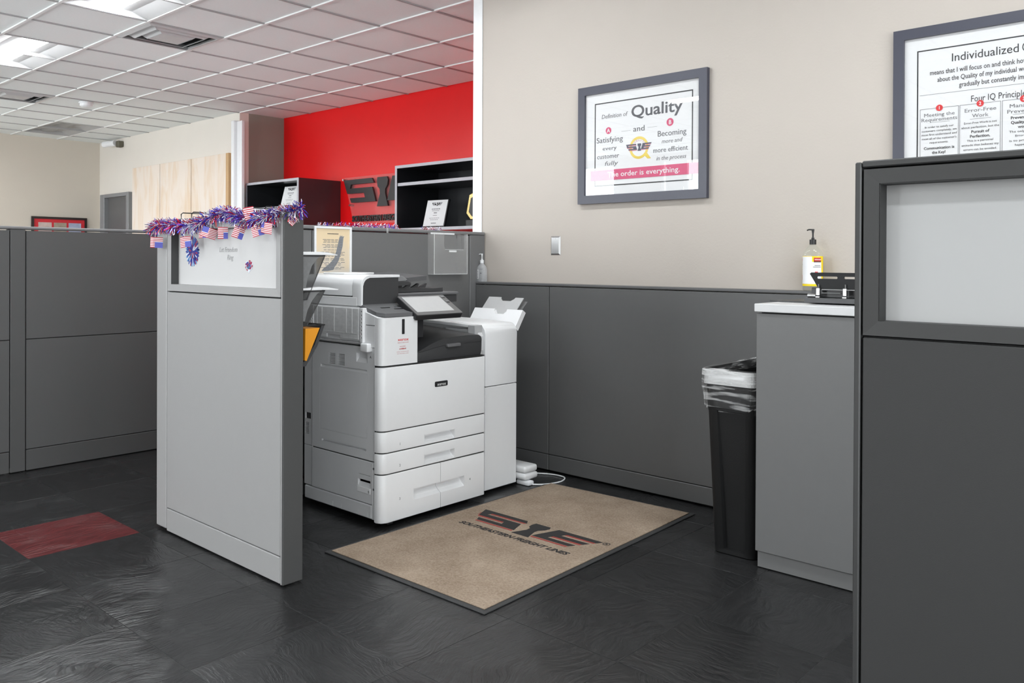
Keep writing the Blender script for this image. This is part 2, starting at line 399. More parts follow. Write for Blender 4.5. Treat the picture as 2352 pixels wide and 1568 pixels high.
# more ceiling lights outside the picture, mostly added to brighten the room
OFF = [(-4, -4), (2, -5), (8, -4), (4, 0), (8, 0), (-8, -4), (12, 0), (12, -4), (-9, -8), (-6, -8), (1, -8), (10, -8), (2, 5), (-8, -1), (-11, -1), (-11, -4)]
for i, j in OFF:
    bay(i, j, 'LX'); bay(i+1, j, 'LX')
ctile = None; rest = B()
for i in range(-12, 16):
    for j in range(-11, 7):
        x0, y0 = CX0+PX*i, CY0+PY*j
        x1, y1 = min(x0+PX, 3.19), y0+PY
        if x0 < -13.4: continue
        if x0 < -9.19 and y1 > 5.26: continue
        if x0 > -3.9 and y1 > 3.84: y1 = 3.825
        if x0 > -3.9 and y0 > 3.7: continue
        y1 = min(y1, 5.845)
        if y1-y0 < .05 or y0 < Y_REAR-.4 or x1-x0 < .05: continue
        if (i, j) in bays: continue
        vis = any((lambda p: p[2] > .5 and -60 < p[0] < 1120 and p[1] > -80)(project((x0+a*PX, y0+b_*PY, 3.0))) for a in (0, .5, 1) for b_ in (0, .5, 1))
        if not vis or x0 > -3.5:
            abox(rest, x0+.006, x1-.006, y0+.006, y1-.006, 3.004, 3.02); continue
        if y1-y0 > PY-.01 and x1-x0 > PX-.01:
            if ctile is None:
                b_ = box(-PX/2+.006, PX/2-.006, -PY/2+.006, PY/2-.006, 0, .016, bev=.002)
                ctile = bpy.data.meshes.new('ceiling_tile'); b_.to_mesh(ctile); b_.free(); ctile.materials.append(tile_m)
            o = bpy.data.objects.new('ceiling_tile', ctile); COL.objects.link(o); o.location = (x0+PX/2, y0+PY/2, 3.006); o.parent = ceiling
        else:
            finish('ceiling_tile', box(max(x0, -13.28)+.006, x1-.006, y0+.006, y1-.006, 3.006, 3.022, bev=.002), tile_m, ceiling)
o = finish('ceiling_tile_field', rest, tile_m, ceiling); o['kind'] = 'stuff'
for j in range(-10, 7):       # main runners along the room and the shorter cross tees
    y = CY0+PY*j
    if y > 5.83: continue
    x_hi = 3.19 if y < 3.8 else -2.42
    x_lo = -13.27 if y < 5.23 else -9.16
    finish('ceiling_runner', box(x_lo, x_hi, y-.011, y+.011, 2.996, 3.026), grid_m, ceiling)
for i in range(-11, 16):
    x = CX0+PX*i
    y_hi = 5.23 if x < -9.2 else (5.84 if x < -3.85 else 3.82)
    finish('cross_tee', box(x-.009, x+.009, Y_REAR+.01, y_hi, 2.9975, 3.025), M('ceiling_grid_grey', s2l((168, 168, 168)), .6), ceiling)
def troffer(i, j, on, label, group=None, n=2):
    x0, x1, y0, y1 = CX0+PX*i+.012, CX0+PX*(i+n)-.012, CY0+PY*j+.012, CY0+PY*(j+1)-.012
    t = thing('ceiling_light', label, 'ceiling light', ((x0+x1)/2, (y0+y1)/2, 3.0), group)
    yc = (y0+y1)/2; w = y1-y0
    bm = B()   # curved reflector: two sloping wings and end plates
    for s in (-1, 1):
        aprism(bm, [(yc+s*w*.5, 3.001), (yc+s*w*.5, 3.01), (yc+s*w*.30, 3.05), (yc+s*w*.17, 3.052), (yc+s*w*.17, 3.047), (yc+s*w*.30, 3.044)], 'x', x0, x1)
    for xe in (x0, x1-.006): abox(bm, xe, xe+.006, y0, y1, 3.001, 3.05)
    finish('reflector', bm, M('light_wing', s2l((176, 176, 176)), .6), t)
    m = emit('lamp_diffuser', (.94, .98, 1), TROFFER) if on else M('dark_diffuser', s2l((150, 150, 150)), .4)
    finish('diffuser', prism([(yc-w*.17, 3.046)] + [(yc + w*.17*u, 3.046 - .030*(1-u*u)) for u in (-.8, -.5, 0, .5, .8)] + [(yc+w*.17, 3.046), (yc+w*.17, 3.05), (yc-w*.17, 3.05)], 'x', x0+.008, x1-.008), m, t)
    return t
troffer(0, 0, True, 'lit ceiling light panel cut by the top edge of the picture')
troffer(-4, 0, True, 'lit ceiling light panel at the left edge above the partitions')
troffer(-11, 3, False, 'unlit grey ceiling light panel near the far left corner')
for i, j in OFF: troffer(i, j, True, 'added lit ceiling light panel outside the picture', 'ceiling lights added beyond the frame')
def vent(i, j, label):
    x0, x1, y0, y1 = CX0+PX*i+.012, CX0+PX*(i+1)-.012, CY0+PY*j+.012, CY0+PY*(j+1)-.012
    t = thing('ceiling_vent', label, 'air vent', ((x0+x1)/2, (y0+y1)/2, 3.0))
    xc, yc = (x0+x1)/2, (y0+y1)/2
    finish('backing', box(x0, x1, y0, y1, 3.035, 3.05), M('vent_dark', (.03, .03, .03), .8), t)
    def ring(name, a, b, z0, z1, mat):
        bm = B()
        o = [Vector((xc+sx*a*(x1-x0)/2, yc+sy*a*(y1-y0)/2, z0)) for sx, sy in ((-1, -1), (1, -1), (1, 1), (-1, 1))]
        n = [Vector((xc+sx*b*(x1-x0)/2, yc+sy*b*(y1-y0)/2, z1)) for sx, sy in ((-1, -1), (1, -1), (1, 1), (-1, 1))]
        vo = [bm.verts.new(v) for v in o]; vn = [bm.verts.new(v) for v in n]
        vo2 = [bm.verts.new(v+Vector((0, 0, .003))) for v in o]; vn2 = [bm.verts.new(v+Vector((0, 0, .003))) for v in n]
        for k in range(4):
            l = (k+1) % 4
            bm.faces.new((vo[k], vo[l], vn[l], vn[k])); bm.faces.new((vo2[k], vn2[k], vn2[l], vo2[l]))
            bm.faces.new((vo[k], vo2[k], vo2[l], vo[l])); bm.faces.new((vn[k], vn[l], vn2[l], vn2[k]))
        finish(name, bm, mat, t)
    ring('frame', 1.0, .90, 2.996, 2.988, M('vent_grey', s2l((196, 196, 197)), .5))
    ring('cone', .88, .66, 3.03, 2.985, M('vent_grey', s2l((196, 196, 197)), .5))
    ring('cone', .62, .42, 3.028, 2.983, M('vent_grey', s2l((196, 196, 197)), .5))
    finish('center_plate', box(xc-.40*(x1-x0)/2, xc+.40*(x1-x0)/2, yc-.40*(y1-y0)/2, yc+.40*(y1-y0)/2, 2.983, 2.990, bev=.002), M('vent_grey', s2l((196, 196, 197)), .5), t)
    return t
vent(-1, 1, 'square ceiling vent with nested white cones nearest the viewer')
vent(-7, 1, 'square ceiling vent further back at the left edge')
t = thing('smoke_detector', 'round white smoke detector on a ceiling tile', 'smoke detector', (-9.88, 3.75, 3.0))
finish('base', lathe((-9.88, 3.75, 3.0), [(.075, 0), (.08, -.012), (.08, -.02)]), white_m, t, 40)
finish('dome', lathe((-9.88, 3.75, 3.0), [(.068, -.02), (.066, -.045), (.045, -.06), (0, -.062)]), white_m, t, 40)
t = thing('security_camera', 'small white security camera high on the wall in the corner', 'security camera', (-12.6, 5.2, 2.93))
finish('bracket', box(-12.52, -12.42, 5.16, 5.239, 2.87, 2.96, bev=.01), M('camera_bracket', s2l((96, 92, 78)), .6), t)
finish('camera_body', tube([(-12.78, 5.10, 2.925), (-12.54, 5.17, 2.935)], .045, 12), white_m, t, 40)
finish('lens', tube([(-12.80, 5.094, 2.924), (-12.781, 5.10, 2.925)], .028, 10), black, t)

# ---------------------------------------------------------------- office partitions
# light grey end screen in front of the copier
PF, PB = 1.742, 1.828
t = thing('office_partition', 'light grey partition with white window pane and tinsel garland, standing before the copier', 'partition', (-3.25, 1.785, 0))
def leveler(x, y, par): finish('leveling_foot', lathe((x, y, 0), [(.026, 0), (.026, .006), (.010, .010), (.010, .03)], 12), black, par)
end_shade = M('shaded_end_trim', s2l((72, 72, 72)), .5, var=.03)  # same grey steel painted darker, since this side catches less light
finish('corner_post', box(-3.775, -3.676, PF, PB, .012, 1.408, bev=.006, seg=2), lite_gray, t)
lab(finish('end_trim', box(-2.738, -2.728, PF-.001, PB+.001, .004, 1.412, bev=.003), end_shade, t), 'end trim, darkened on its shaded side')
finish('front_edge', box(-2.746, -2.7385, PF-.001, PF+.02, .004, 1.412, bev=.002), lite_gray, t)
bm = box(-3.674, -2.747, PF+.012, PB-.011, .03, 1.086); abox(bm, -3.674, -2.747, PF+.046, PB-.011, 1.0862, 1.392)
finish('core', bm, groove, t)
finish('kick_plate', box(-3.670, -2.750, PF-.001, PF+.016, .006, .107, bev=.003), lite_gray, t)
finish('panel', box(-3.670, -2.750, PF, PF+.018, .111, 1.083, bev=.002), lite_gray, t)
finish('top_cap', box(-3.674, -2.7465, PF+.002, PB-.002, 1.393, 1.410, bev=.003), M('grey_top_cap', s2l((120, 120, 121)), .5), t)
finish('back_panel', box(-3.670, -2.750, PB-.010, PB+.006, .02, 1.388, bev=.002), mid_gray, t)
def bevel_frame(name, x0, x1, z0, z1, w, yf, yb, mat, par, lip=.012):
    bm = B()
    for (a, b, c, e) in (((x0, z0), (x1, z0), (x1-w, z0+w), (x0+w, z0+w)), ((x1, z0), (x1, z1), (x1-w, z1-w), (x1-w, z0+w)), ((x1, z1), (x0, z1), (x0+w, z1-w), (x1-w, z1-w)), ((x0, z1), (x0, z0), (x0+w, z0+w), (x0+w, z1-w))):
        f = [bm.verts.new((p[0], yf, p[1])) for p in (a, b)] + [bm.verts.new((p[0], yf+lip*.15, p[1])) for p in (c, e)]
        g = [bm.verts.new((p[0], yb, p[1])) for p in (a, b, c, e)]
        bm.faces.new(f); bm.faces.new(g[::-1])
        for k in range(4):
            bm.faces.new((f[k], f[(k+1) % 4], g[(k+1) % 4], g[k]))
    return finish(name, bm, mat, par)
bevel_frame('window_frame', -3.668, -2.752, 1.089, 1.390, .030, PF, PF+.045, lite_gray, t)
frost = M('frosted_white_pane', s2l((218, 217, 217)), .25, var=.01, scale=3)
finish('frosted_pane', box(-3.637, -2.783, PF+.036, PF+.044, 1.119, 1.360), frost, t)
def reveal_shade(x0, x1, z0, z1, y0, y1, mat, par):  # dark strips stand in for shade on the pane reveals
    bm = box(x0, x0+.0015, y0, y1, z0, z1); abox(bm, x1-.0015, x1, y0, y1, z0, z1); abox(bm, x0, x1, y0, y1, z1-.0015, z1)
    lab(finish('pane_reveal_shade', bm, mat, par), 'dark strips painting shade into the pane opening')
reveal_dark = M('reveal_shade_dark', s2l((58, 58, 58)), .6)
reveal_shade(-3.6375, -2.7825, 1.1192, 1.3598, PF+.0025, PF+.0355, reveal_dark, t)
leveler(-2.78, 1.785, t); leveler(-3.70, 1.785, t)

# tall screen running away behind the copier
XF, XB = -3.695, -3.775
t = thing('office_partition', 'tall mid grey partition behind the copier carrying the poster', 'partition', (-3.735, 2.78, 0))
finish('core', box(XB+.012, XF-.012, 1.836, 3.728, .012, 1.39), groove, t)
for y0, y1 in ((1.838, 2.525), (2.529, 3.69)):
    finish('kick_plate', box(XF-.016, XF, y0, y1, .012, .10, bev=.003), mid_gray, t)
    finish('panel', box(XF-.016, XF, y0, y1, .104, 1.386, bev=.002), mid_gray, t)
    finish('back_panel', box(XB, XB+.016, y0, y1, .012, 1.386, bev=.002), mid_gray, t)
finish('corner_post', box(XB, XF+.001, 3.694, 3.826, .012, 1.392, bev=.004), post_gray, t)
finish('top_cap', box(XB-.002, XF+.004, 1.832, 3.826, 1.393, 1.412, bev=.004), M('grey_top_cap', (0, 0, 0)), t)
# low screen along the beige wall
YF, YB = 3.742, 3.819
t = thing('low_partition', 'low charcoal partition along the beige wall right of the copier', 'partition', (-1.6, 3.78, 0))
finish('core', box(-3.693, 1.2, YF+.012, YB, .012, 1.07), groove, t)
for x0, x1 in ((-3.690, -3.094), (-3.089, -1.30), (-1.296, -.1), (-.096, 1.2)):
    finish('kick_plate', box(x0, x1, YF, YF+.016, .012, .102, bev=.003), dark_gray, t)
    finish('panel', box(x0, x1, YF, YF+.016, .106, 1.080, bev=.002), dark_gray, t)
finish('top_cap', box(-3.69, 1.2, YF-.003, YB+.008, 1.084, 1.098, bev=.003), dark_trim, t)
left_gray = M('left_grey_fabric', s2l((84, 84, 84)), .6, var=.03, scale=60, bump=.2, bscale=700); left_post = M('left_grey_trim', s2l((80, 80, 80)), .5, var=.03)
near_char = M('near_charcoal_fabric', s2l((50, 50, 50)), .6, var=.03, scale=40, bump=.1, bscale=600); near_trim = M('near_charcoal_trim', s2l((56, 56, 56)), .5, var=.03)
frost_r = M('frosted_grey_pane', s2l((174, 174, 174)), .3, var=.01, scale=3)
# screen in the left background, facing the aisle
XL = -5.31
t = thing('office_partition', 'wide dark grey partition at the left with stacked panels', 'partition', (XL-.04, 1.9, 0))
finish('core', box(XL-.07, XL-.012, -1.2, 4.4, .03, 1.39), groove, t)
finish('post', box(XL-.08, XL+.001, 1.604, 1.683, .004, 1.398, bev=.003), left_post, t)
finish('post', box(XL-.08, XL+.001, -1.25, -1.17, .004, 1.398, bev=.003), left_post, t)
for y0, y1 in ((-1.166, 1.600), (1.687, 4.4)):
    finish('kick_plate', box(XL-.016, XL, y0, y1, .004, .124, bev=.003), left_post, t)
    finish('lower_panel', box(XL-.016, XL, y0, y1, .128, .762, bev=.002), left_gray, t)
    finish('upper_panel', box(XL-.016, XL, y0, y1, .766, 1.392, bev=.002), left_gray, t)
finish('top_cap', box(XL-.082, XL+.003, -1.25, 4.4, 1.399, 1.416, bev=.004), M('grey_top_cap', (0, 0, 0)), t)
# near screen at the right edge
RF, RB = 1.548, 1.63
t = thing('office_partition', 'near charcoal partition with white pane cut off by the right edge', 'partition', (.2, 1.59, 0))
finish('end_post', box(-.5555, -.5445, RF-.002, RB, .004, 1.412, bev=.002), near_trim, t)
bm = box(-.543, .9, RF+.012, RB-.007, .03, 1.096); abox(bm, -.543, .9, RF+.046, RB-.007, 1.0962, 1.40)
finish('core', bm, groove, t)
finish('panel', box(-.541, .9, RF, RF+.018, .111, 1.094, bev=.002), near_char, t)
finish('kick_plate', box(-.541, .9, RF-.001, RF+.016, .006, .107, bev=.003), near_char, t)
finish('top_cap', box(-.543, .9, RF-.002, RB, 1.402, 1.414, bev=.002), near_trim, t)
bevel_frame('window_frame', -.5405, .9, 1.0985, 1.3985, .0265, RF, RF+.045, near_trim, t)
finish('frosted_pane', box(-.514, .873, RF+.036, RF+.044, 1.125, 1.372), frost_r, t)
reveal_shade(-.5135, .8725, 1.1252, 1.3718, RF+.0025, RF+.0355, M('reveal_shade_black', s2l((34, 34, 34)), .6), t)
finish('back_panel', box(-.541, .9, RB-.006, RB-.001, .02, 1.398), near_char, t)
# unseen white desks, added so their pale tops throw light up
def desk(x0, x1, y0, y1, label):
    t = thing('desk', label, 'desk', ((x0+x1)/2, (y0+y1)/2, 0), 'added white desks behind the partitions')
    finish('bounce_top', box(x0, x1, y0, y1, .70, .73, bev=.003), M('bounce_white', s2l((236, 236, 236)), .4), t)
    for xa in (x0+.03, x1-.055): finish('leg_panel', box(xa, xa+.025, y0+.03, y1-.03, 0, .6985), cab_gray, t)
desk(-9.10, -6.75, 4.95, 5.825, 'added white desk under the left overhead shelf behind the partitions')
desk(-6.70, -4.55, 4.95, 5.825, 'added white desk under the right overhead shelf behind the partitions')
desk(-4.50, -3.83, 2.6, 4.90, 'added white desk along the back of the tall partition')
desk(-7.9, -5.45, 1.6, 2.9, 'added white desk just behind the wide left partition')
desk(-7.9, -5.45, 3.2, 4.4, 'added white desk behind the far end of the wide left partition')
desk(-12.6, -10.2, 1.8, 3.0, 'added white desk below the ceiling vent at the far left')
desk(-12.6, -10.2, 3.4, 4.6, 'added white desk below the unlit ceiling light')

# ================================================================ copier
cp = thing('photocopier', 'large white office photocopier with black output tray and tilted touch screen', 'photocopier', (-3.30, 2.75, 0))
BX0, BX1, BY0, BY1 = -3.62, -2.98, 2.412, 3.088
finish('carcass', box(BX0+.02, BX1-.045, BY0+.022, BY1-.01, .035, .742), M('copier_inner_dark', (.03, .03, .031), .7), cp)
def front_skin(name, z0, z1, y0, y1, left=True, x1=BX1, th=.044, r=.035, mat=white_pl, bev=.004):
    pts = []
    if left:
        pts = [(x1-.048, y0), (x1-r, y0)] + arc(x1-r, y0+r, r, -90, 0, 6)[1:] + [(x1, y1), (x1-th, y1), (x1-th, y0+th), (x1-.048, y0+th)]
    else:
        pts = [(x1-th, y0), (x1, y0), (x1, y1), (x1-th, y1)]
    return finish(name, prism(pts, 'z', z0, z1, bev=bev, seg=2), mat, cp, 35)
def scoop(obj, y0, y1, zt, zb, x1=BX1, lip=.022):
    h_ = zt-zb
    bm = prism([(x1+.03, zt), (x1-.004, zt), (x1-.034, zt+.012), (x1-.036, zt-h_*.42), (x1-.020, zb+h_*.22), (x1+.001, zb), (x1+.03, zb)], 'y', y0, y1, bev=.005, seg=2)
    cut(obj, bm)
front_skin('front_door', .446, .738, BY0, BY1)
d1 = front_skin('paper_drawer', .347, .441, BY0, BY1); scoop(d1, 2.676, 2.876, .394, .352)
d2 = front_skin('paper_drawer', .249, .342, BY0, BY1); scoop(d2, 2.676, 2.876, .298, .254)
d3 = front_skin('paper_drawer', .024, .244, BY0, 2.7805); scoop(d3, 2.609, 2.79, .150, .098)
d4 = front_skin('paper_drawer', .024, .244, 2.7835, BY1, left=False); scoop(d4, 2.77, 2.944, .150, .098)
for z0, z1 in ((.7405, .7465), (.4415, .4455), (.3425, .3465), (.2445, .2485)):  # black fillers stand in for the shade inside the panel gaps
    pts = [(BX1-.05, BY0+.0025), (BX1-.036, BY0+.0025)] + arc(BX1-.036, BY0+.036, .0335, -90, 0, 6)[1:] + [(BX1-.0025, BY1-.002), (BX1-.05, BY1-.002)]
    finish('seam_shade', prism(pts, 'z', z0, z1), groove, cp)
for z0, z1 in ((.03, .094), (.166, .243)): finish('seam_shade', box(BX1-.0435, BX1-.006, 2.7808, 2.7832, z0, z1), groove, cp)
finish('seam_shade', box(-3.0335, -3.0275, BY0+.0065, BY0+.03, .30, .826), groove, cp)
finish('seam_shade', box(-3.53, -3.05, BY0+.014, BY0+.03, .292, .303), groove, cp)
sx = lambda x, y: frame_side((BX1+.0003, x, y))
text('1', sx(2.524, .385-.014), .012, ink_soft, d1); text('2', sx(2.524, .286-.014), .012, ink_soft, d2)
text('3', sx(2.524, .130-.014), .012, ink_soft, d3); text('4', sx(2.985, .131-.012), .012, ink_soft, d4)
bd = finish('nameplate', prism(rrect(2.741, 2.826, .617, .643, .006), 'x', BX1, BX1+.003, bev=.001), black_sat, cp)
text('xerox', sx(2.7835, .6225).copy() @ Matrix.Translation((0, 0, .0032)), .0145, M('silver_print', (.7, .7, .7), .35), bd, width=.058, bold=.01)
# left flank
side = BY0+.008
finish('side_door', box(-3.535, -3.033, side, side+.02, .300, .826, bev=.003), gray_pl, cp)
sd = bpy.data.objects['side_door']
cut(sd, prism([(side-.01, .796), (side+.018, .794), (side+.018, .772), (side+.002, .752), (side-.01, .750)], 'x', -3.175, -3.092))
cut(sd, prism([(side-.01, .722), (side+.008, .716), (side+.001, .704), (side-.01, .704)], 'x', -3.46, -3.094))
cut(sd, prism([(side-.01, .352), (side+.012, .350), (side+.012, .342), (side-.01, .338)], 'x', -3.45, -3.10))
for xa in (-3.392, -3.318):
    bm = B()
    for k in range(9):
        abox(bm, xa, xa+.052, side-.003, side+.012, .726+k*.0062, .729+k*.0062)
    cut(sd, bm)
bm = B()
for x0, x1, z0, z1 in ((-3.467, -3.465, .40, .70), (-3.095, -3.093, .40, .70), (-3.467, -3.094, .398, .402)): abox(bm, x0, x1, side-.002, side+.003, z0, z1)
cut(sd, bm)
fw = lambda x, y: frame_wall((x, side-.0004, y))
text('A', fw(-3.068, .776), .012, ink, sd)
finish('vent_backing', box(-3.40, -3.26, side+.021, side+.024, .72, .80), black, cp)
lp = finish('lower_side_panel', box(-3.535, -3.048, side, side+.02, .098, .295, bev=.003), gray_pl, cp)
cut(lp, prism([(side-.01, .206), (side+.014, .206), (side+.014, .190), (side-.001, .172), (side-.01, .172)], 'x', -3.16, -3.066))
cut(lp, box(-3.158, -3.068, side-.01, side+.006, .2275, .2305))
finish('latch_plate', box(-3.162, -3.066, side-.003, side+.004, .145, .171, bev=.001), white_pl, lp)
text('B', fw(-3.075, .150).copy() @ Matrix.Translation((0, 0, .003)), .012, ink, lp)
bm = box(-3.60, -3.062, side+.002, side+.022, .030, .094, bev=.004)
sk = finish('skirting', bm, gray_pl, cp)
for xa in (-3.36, -3.29, -3.16, -3.085): cut(sk, box(xa, xa+.004, side-.02, side+.012, .028, .058))
finish('corner_strip', box(-3.060, -3.030, side+.001, side+.022, .030, .296, bev=.003), gray_pl, cp)
cs = finish('corner_strip', box(-3.0455, -3.028, side+.0015, side+.022, .298, .400, bev=.002), gray_pl, cp)
for zz in (.268, .172): finish('cover_screw', tube([(-3.043, side-.0012, zz), (-3.043, side+.0008, zz)], .0055, 10), graphite, cp)
rc = finish('rear_cover', box(-3.61, -3.539, side+.006, side+.024, .098, .826, bev=.003), gray_pl, cp)
cut(rc, box(-3.62, -3.543, side-.01, side+.012, .298, .301)); cut(rc, box(-3.60, -3.552, side-.01, side+.016, .43, .462))
bm = B()
for k in range(9): abox(bm, -3.60, -3.568, side-.004, side+.014, .355+k*.0068, .3582+k*.0068)
cut(rc, bm)
# upper left: bypass tray and tower
finish('bypass_housing', box(-3.61, -3.124, BY0+.012, BY0+.06, .832, 1.012, bev=.004), white_pl, cp)
hs = finish('bypass_lower_housing', prism([(BY0+.03, .828), (BY0-.006, .838), (BY0-.012, .846), (BY0+.03, .852)], 'x', -3.535, -3.095), gray_pl, cp)
tp = glassy('smoky_tray', (.9, .9, .9), 1.4, .25, .80, (.86, .86, .86))
bt = finish('bypass_tray', box(-3.492, -3.135, BY0-.012, BY0-.004, .858, 1.006, bev=.002), tp, cp)
cut(bt, box(-3.385, -3.275, BY0-.03, BY0+.01, .85, .874))
bm = B()
for xa in (-3.47, -3.43, -3.33, -3.235, -3.19): abox(bm, xa, xa+.010, BY0-.0145, BY0-.0125, .885, 1.0)
abox(bm, -3.485, -3.14, BY0-.0145, BY0-.0125, .884, .888)
finish('tray_ribs', bm, tp, bt)
finish('tray_well', box(-3.512, -3.122, BY0-.002, BY0+.010, .850, 1.004), M('tray_well', (.55, .55, .555), .5), cp)
for xa, nm in ((-3.514, 'tray_rail'), (-3.122, 'tray_rail')):
    r = finish(nm, box(xa, xa+.022, BY0-.014, BY0+.011, .846, 1.008, bev=.004, seg=2), white_pl, cp)
    bm = B()
    for k in range(8): abox(bm, xa+.003, xa+.016, BY0-.02, BY0-.006, .866+k*.0175, .8725+k*.0175)
    cut(r, bm); bm = B()
    for k in range(8): abox(bm, xa+.0035, xa+.0155, BY0-.0075, BY0-.0065, .8662+k*.0175, .8723+k*.0175)  # black backing paints shade into the cut notches
    nb = finish('notch_shade', bm, groove, r); nb['kind'] = 'stuff'
ft = finish('tray_hinge_block', box(-3.110, -3.056, BY0-.022, BY0+.02, .806, .846, bev=.006, seg=3), white_pl, cp, 40)
tw = B()
r = .03
pts = [(-3.098, BY0), (BX1-r, BY0)] + arc(BX1-r, BY0+r, r, -90, 0, 6)[1:] + [(BX1, 2.629), (BX1-.05, 2.632), (-3.098, 2.632)]
aprism(tw, pts, 'z', .747, .968)
for v in tw.verts:
    if v.co.z > .9: v.co.z = .966 + max(0, (BX1-v.co.x-.03))*.26
two = finish('control_tower', tw, white_pl, cp, 35)
cut(two, box(-3.097, -3.0285, BY0-.01, BY0+.0025, .9285, .9315)); cut(two, box(-3.0295, -3.0275, BY0-.01, BY0+.0015, .74, 1.1))
cut(two, box(-3.2, -3.0305, BY0-.02, 2.70, .70, .829))
cut(two, prism(rrect(2.533, 2.551, .886, .957, .003), 'x', BX1-.004, BX1+.02))
finish('seam_shade', box(-3.095, -3.031, BY0+.0012, BY0+.0024, .9288, .9312), groove, two); finish('seam_shade', box(-3.0293, -3.0277, BY0+.0022, BY0+.0030, .75, .972), groove, two)
finish('status_light', prism(rrect(2.5335, 2.5505, .8865, .9565, .003), 'x', BX1-.0038, BX1-.002), black, two)
finish('tower_rear', box(-3.13, -3.10, BY0+.004, 2.63, .834, 1.0, bev=.003), white_pl, cp)
sh = B()
pp = [(BX1-.012, BY0+.03), (BX1-.008, BY0+.06), (BX1-.006, 2.626), (BX1-.06, 2.66), (-3.13, 2.76), (-3.16, 2.76), (-3.16, BY0+.012), (BX1-.05, BY0+.010)]
aprism(sh, pp, 'z', 0, .016)
for v in sh.verts: v.co.z += .9695 + max(0, (BX1-v.co.x-.03))*.26
shelf = finish('control_shelf', sh, graphite, cp)
bm = B()
for x0, x1, y0, y1 in ((-3.10, -3.075, 2.49, 2.54), (-3.075, -3.05, 2.55, 2.60), (-3.10, -3.082, 2.575, 2.61)):
    zz = .9858 + (BX1-.03-x0)*.26
    abox(bm, x0, x1, y0, y1, zz-.004, zz-.001)
finish('usb_port', bm, black, shelf)
red_lab = [('xerox', 2.541, .856, .0135, .066, 'CENTER', 0, .012)]
multi_text(red_lab, lambda x, y: frame_side((BX1+.0003, x, y)), red_ink, two)
pr_ = []
for (y0, y1, z, h) in ((2.508, 2.574, .8465, .002), (2.520, 2.556, .829, .002), (2.518, 2.559, .816, .006), (2.502, 2.577, .8045, .0013), (2.504, 2.575, .796, .0013)):
    n = 9
    for k in range(n):
        a = y0+(y1-y0)*k/n; b = a+(y1-y0)/n*random.uniform(.6, .95); pr_.append(rect(a, b, z, z+h*random.uniform(.8, 1.1)))
flat(pr_, frame_side((BX1+.0003, 0, 0)), M('faded_red_ink', s2l((190, 110, 108)), .6), two, 'fine_print')
# output tray
tb = B()
prof = [(2.636, .746), (3.075, .746), (3.083, .765), (3.085, .825)] + arc(3.06, .825, .025, 0, 90, 5)[1:] + [(2.98, .853), (2.886, .851), (2.83, .848), (2.774, .838), (2.72, .822), (2.68, .806), (2.65, .795), (2.636, .788)]
aprism(tb, prof, 'x', -3.56, -2.995, bev=.006, seg=2)
for v in tb.verts:
    if v.co.x < -3.3 and v.co.z > .77: v.co.z += .036
ot = finish('output_tray', tb, charcoal, cp, 35)
cut(ot, prism([(2.60, .7825), (2.70, .795), (2.76, .806), (2.82, .8115), (3.2, .8145), (3.2, .8165), (2.82, .8135), (2.76, .808), (2.70, .797), (2.60, .7845)], 'x', -2.998, -2.98))
finish('tray_handle', prism(rrect(2.826, 2.918, .803, .820, .006), 'x', -2.996, -2.978, bev=.003), graphite, ot)
finish('tray_ledge', box(-3.03, -2.986, 2.634, 3.098, .7405, .7455, bev=.002), graphite, cp)
finish('inner_wall', box(-3.58, -3.13, 2.625, 2.66, .86, 1.0), black_sat, cp)
finish('inner_wall', box(-3.12, -3.008, 2.6345, 2.690, .862, .951), black_sat, cp)
finish('inner_wall', box(-3.0301, -3.005, 2.6345, 2.652, .79, .861), black_sat, cp)
# scanner, feeder
finish('scanner_body', box(-3.62, -3.165, BY0+.012, 3.068, 1.013, 1.052, bev=.003), charcoal, cp)
finish('scanner_side_cover', box(-3.615, -3.172, BY0+.006, BY0+.0115, 1.014, 1.0555, bev=.002), white_pl, cp)
pl = finish('scanner_lid', box(-3.62, -3.155, 2.655, 3.072, 1.053, 1.068, bev=.004), graphite, cp)
finish('scanner_support', box(-3.60, -3.30, 2.44, 3.05, .985, 1.012), charcoal, cp)
yA, zA = BY0+.008, 1.158
prof = [(yA, 1.061)] + [(yA, 1.11)] + arc(yA+.048, 1.110, .048, 180, 90, 7)[1:] + [(2.665, zA), (2.665, 1.0665), (2.654, 1.0665), (2.654, 1.058)]
finish('feeder_ridge', box(-3.60, -3.42, 2.53, 2.72, 1.1575, 1.167, bev=.003), white_pl, cp)
ad = finish('feeder_cover', prism(prof, 'x', -3.615, -3.2095, bev=.003), white_pl, cp, 35)
finish('seam_shade', box(-3.61, -3.21, BY0+.0105, BY0+.02, 1.053, 1.0605), groove, cp)  # black filler for the shade in the feeder seams
finish('seam_shade', prism([(yA+.004, 1.02), (yA+.004, 1.11)] + arc(yA+.048, 1.110, .044, 180, 90, 7)[1:] + [(2.64, 1.154), (2.64, 1.02)], 'x', -3.2093, -3.2052), groove, cp)
r0 = [(yA-.001, 1.016), (yA-.001, 1.111)] + arc(yA+.048, 1.111, .049, 180, 90, 8)[1:] + [(2.655, 1.160), (2.655, 1.147)] + [(p[0], p[1]) for p in arc(yA+.05, 1.108, .039, 90, 180, 8)] + [(yA+.011, 1.016)]
finish('feeder_rim', prism(r0, 'x', -3.205, -3.140, bev=.002), white_pl, cp, 35)
fp = [(yA+.0115, 1.018), (yA+.0115, 1.108)] + arc(yA+.05, 1.108, .0385, 180, 90, 8)[1:] + [(2.652, 1.1465), (2.652, 1.018)]
lab(finish('feeder_front', prism(fp, 'x', -3.204, -3.146, bev=.002), M('feeder_charcoal', (.042, .042, .044), .5), cp), 'charcoal end panel of the feeder')
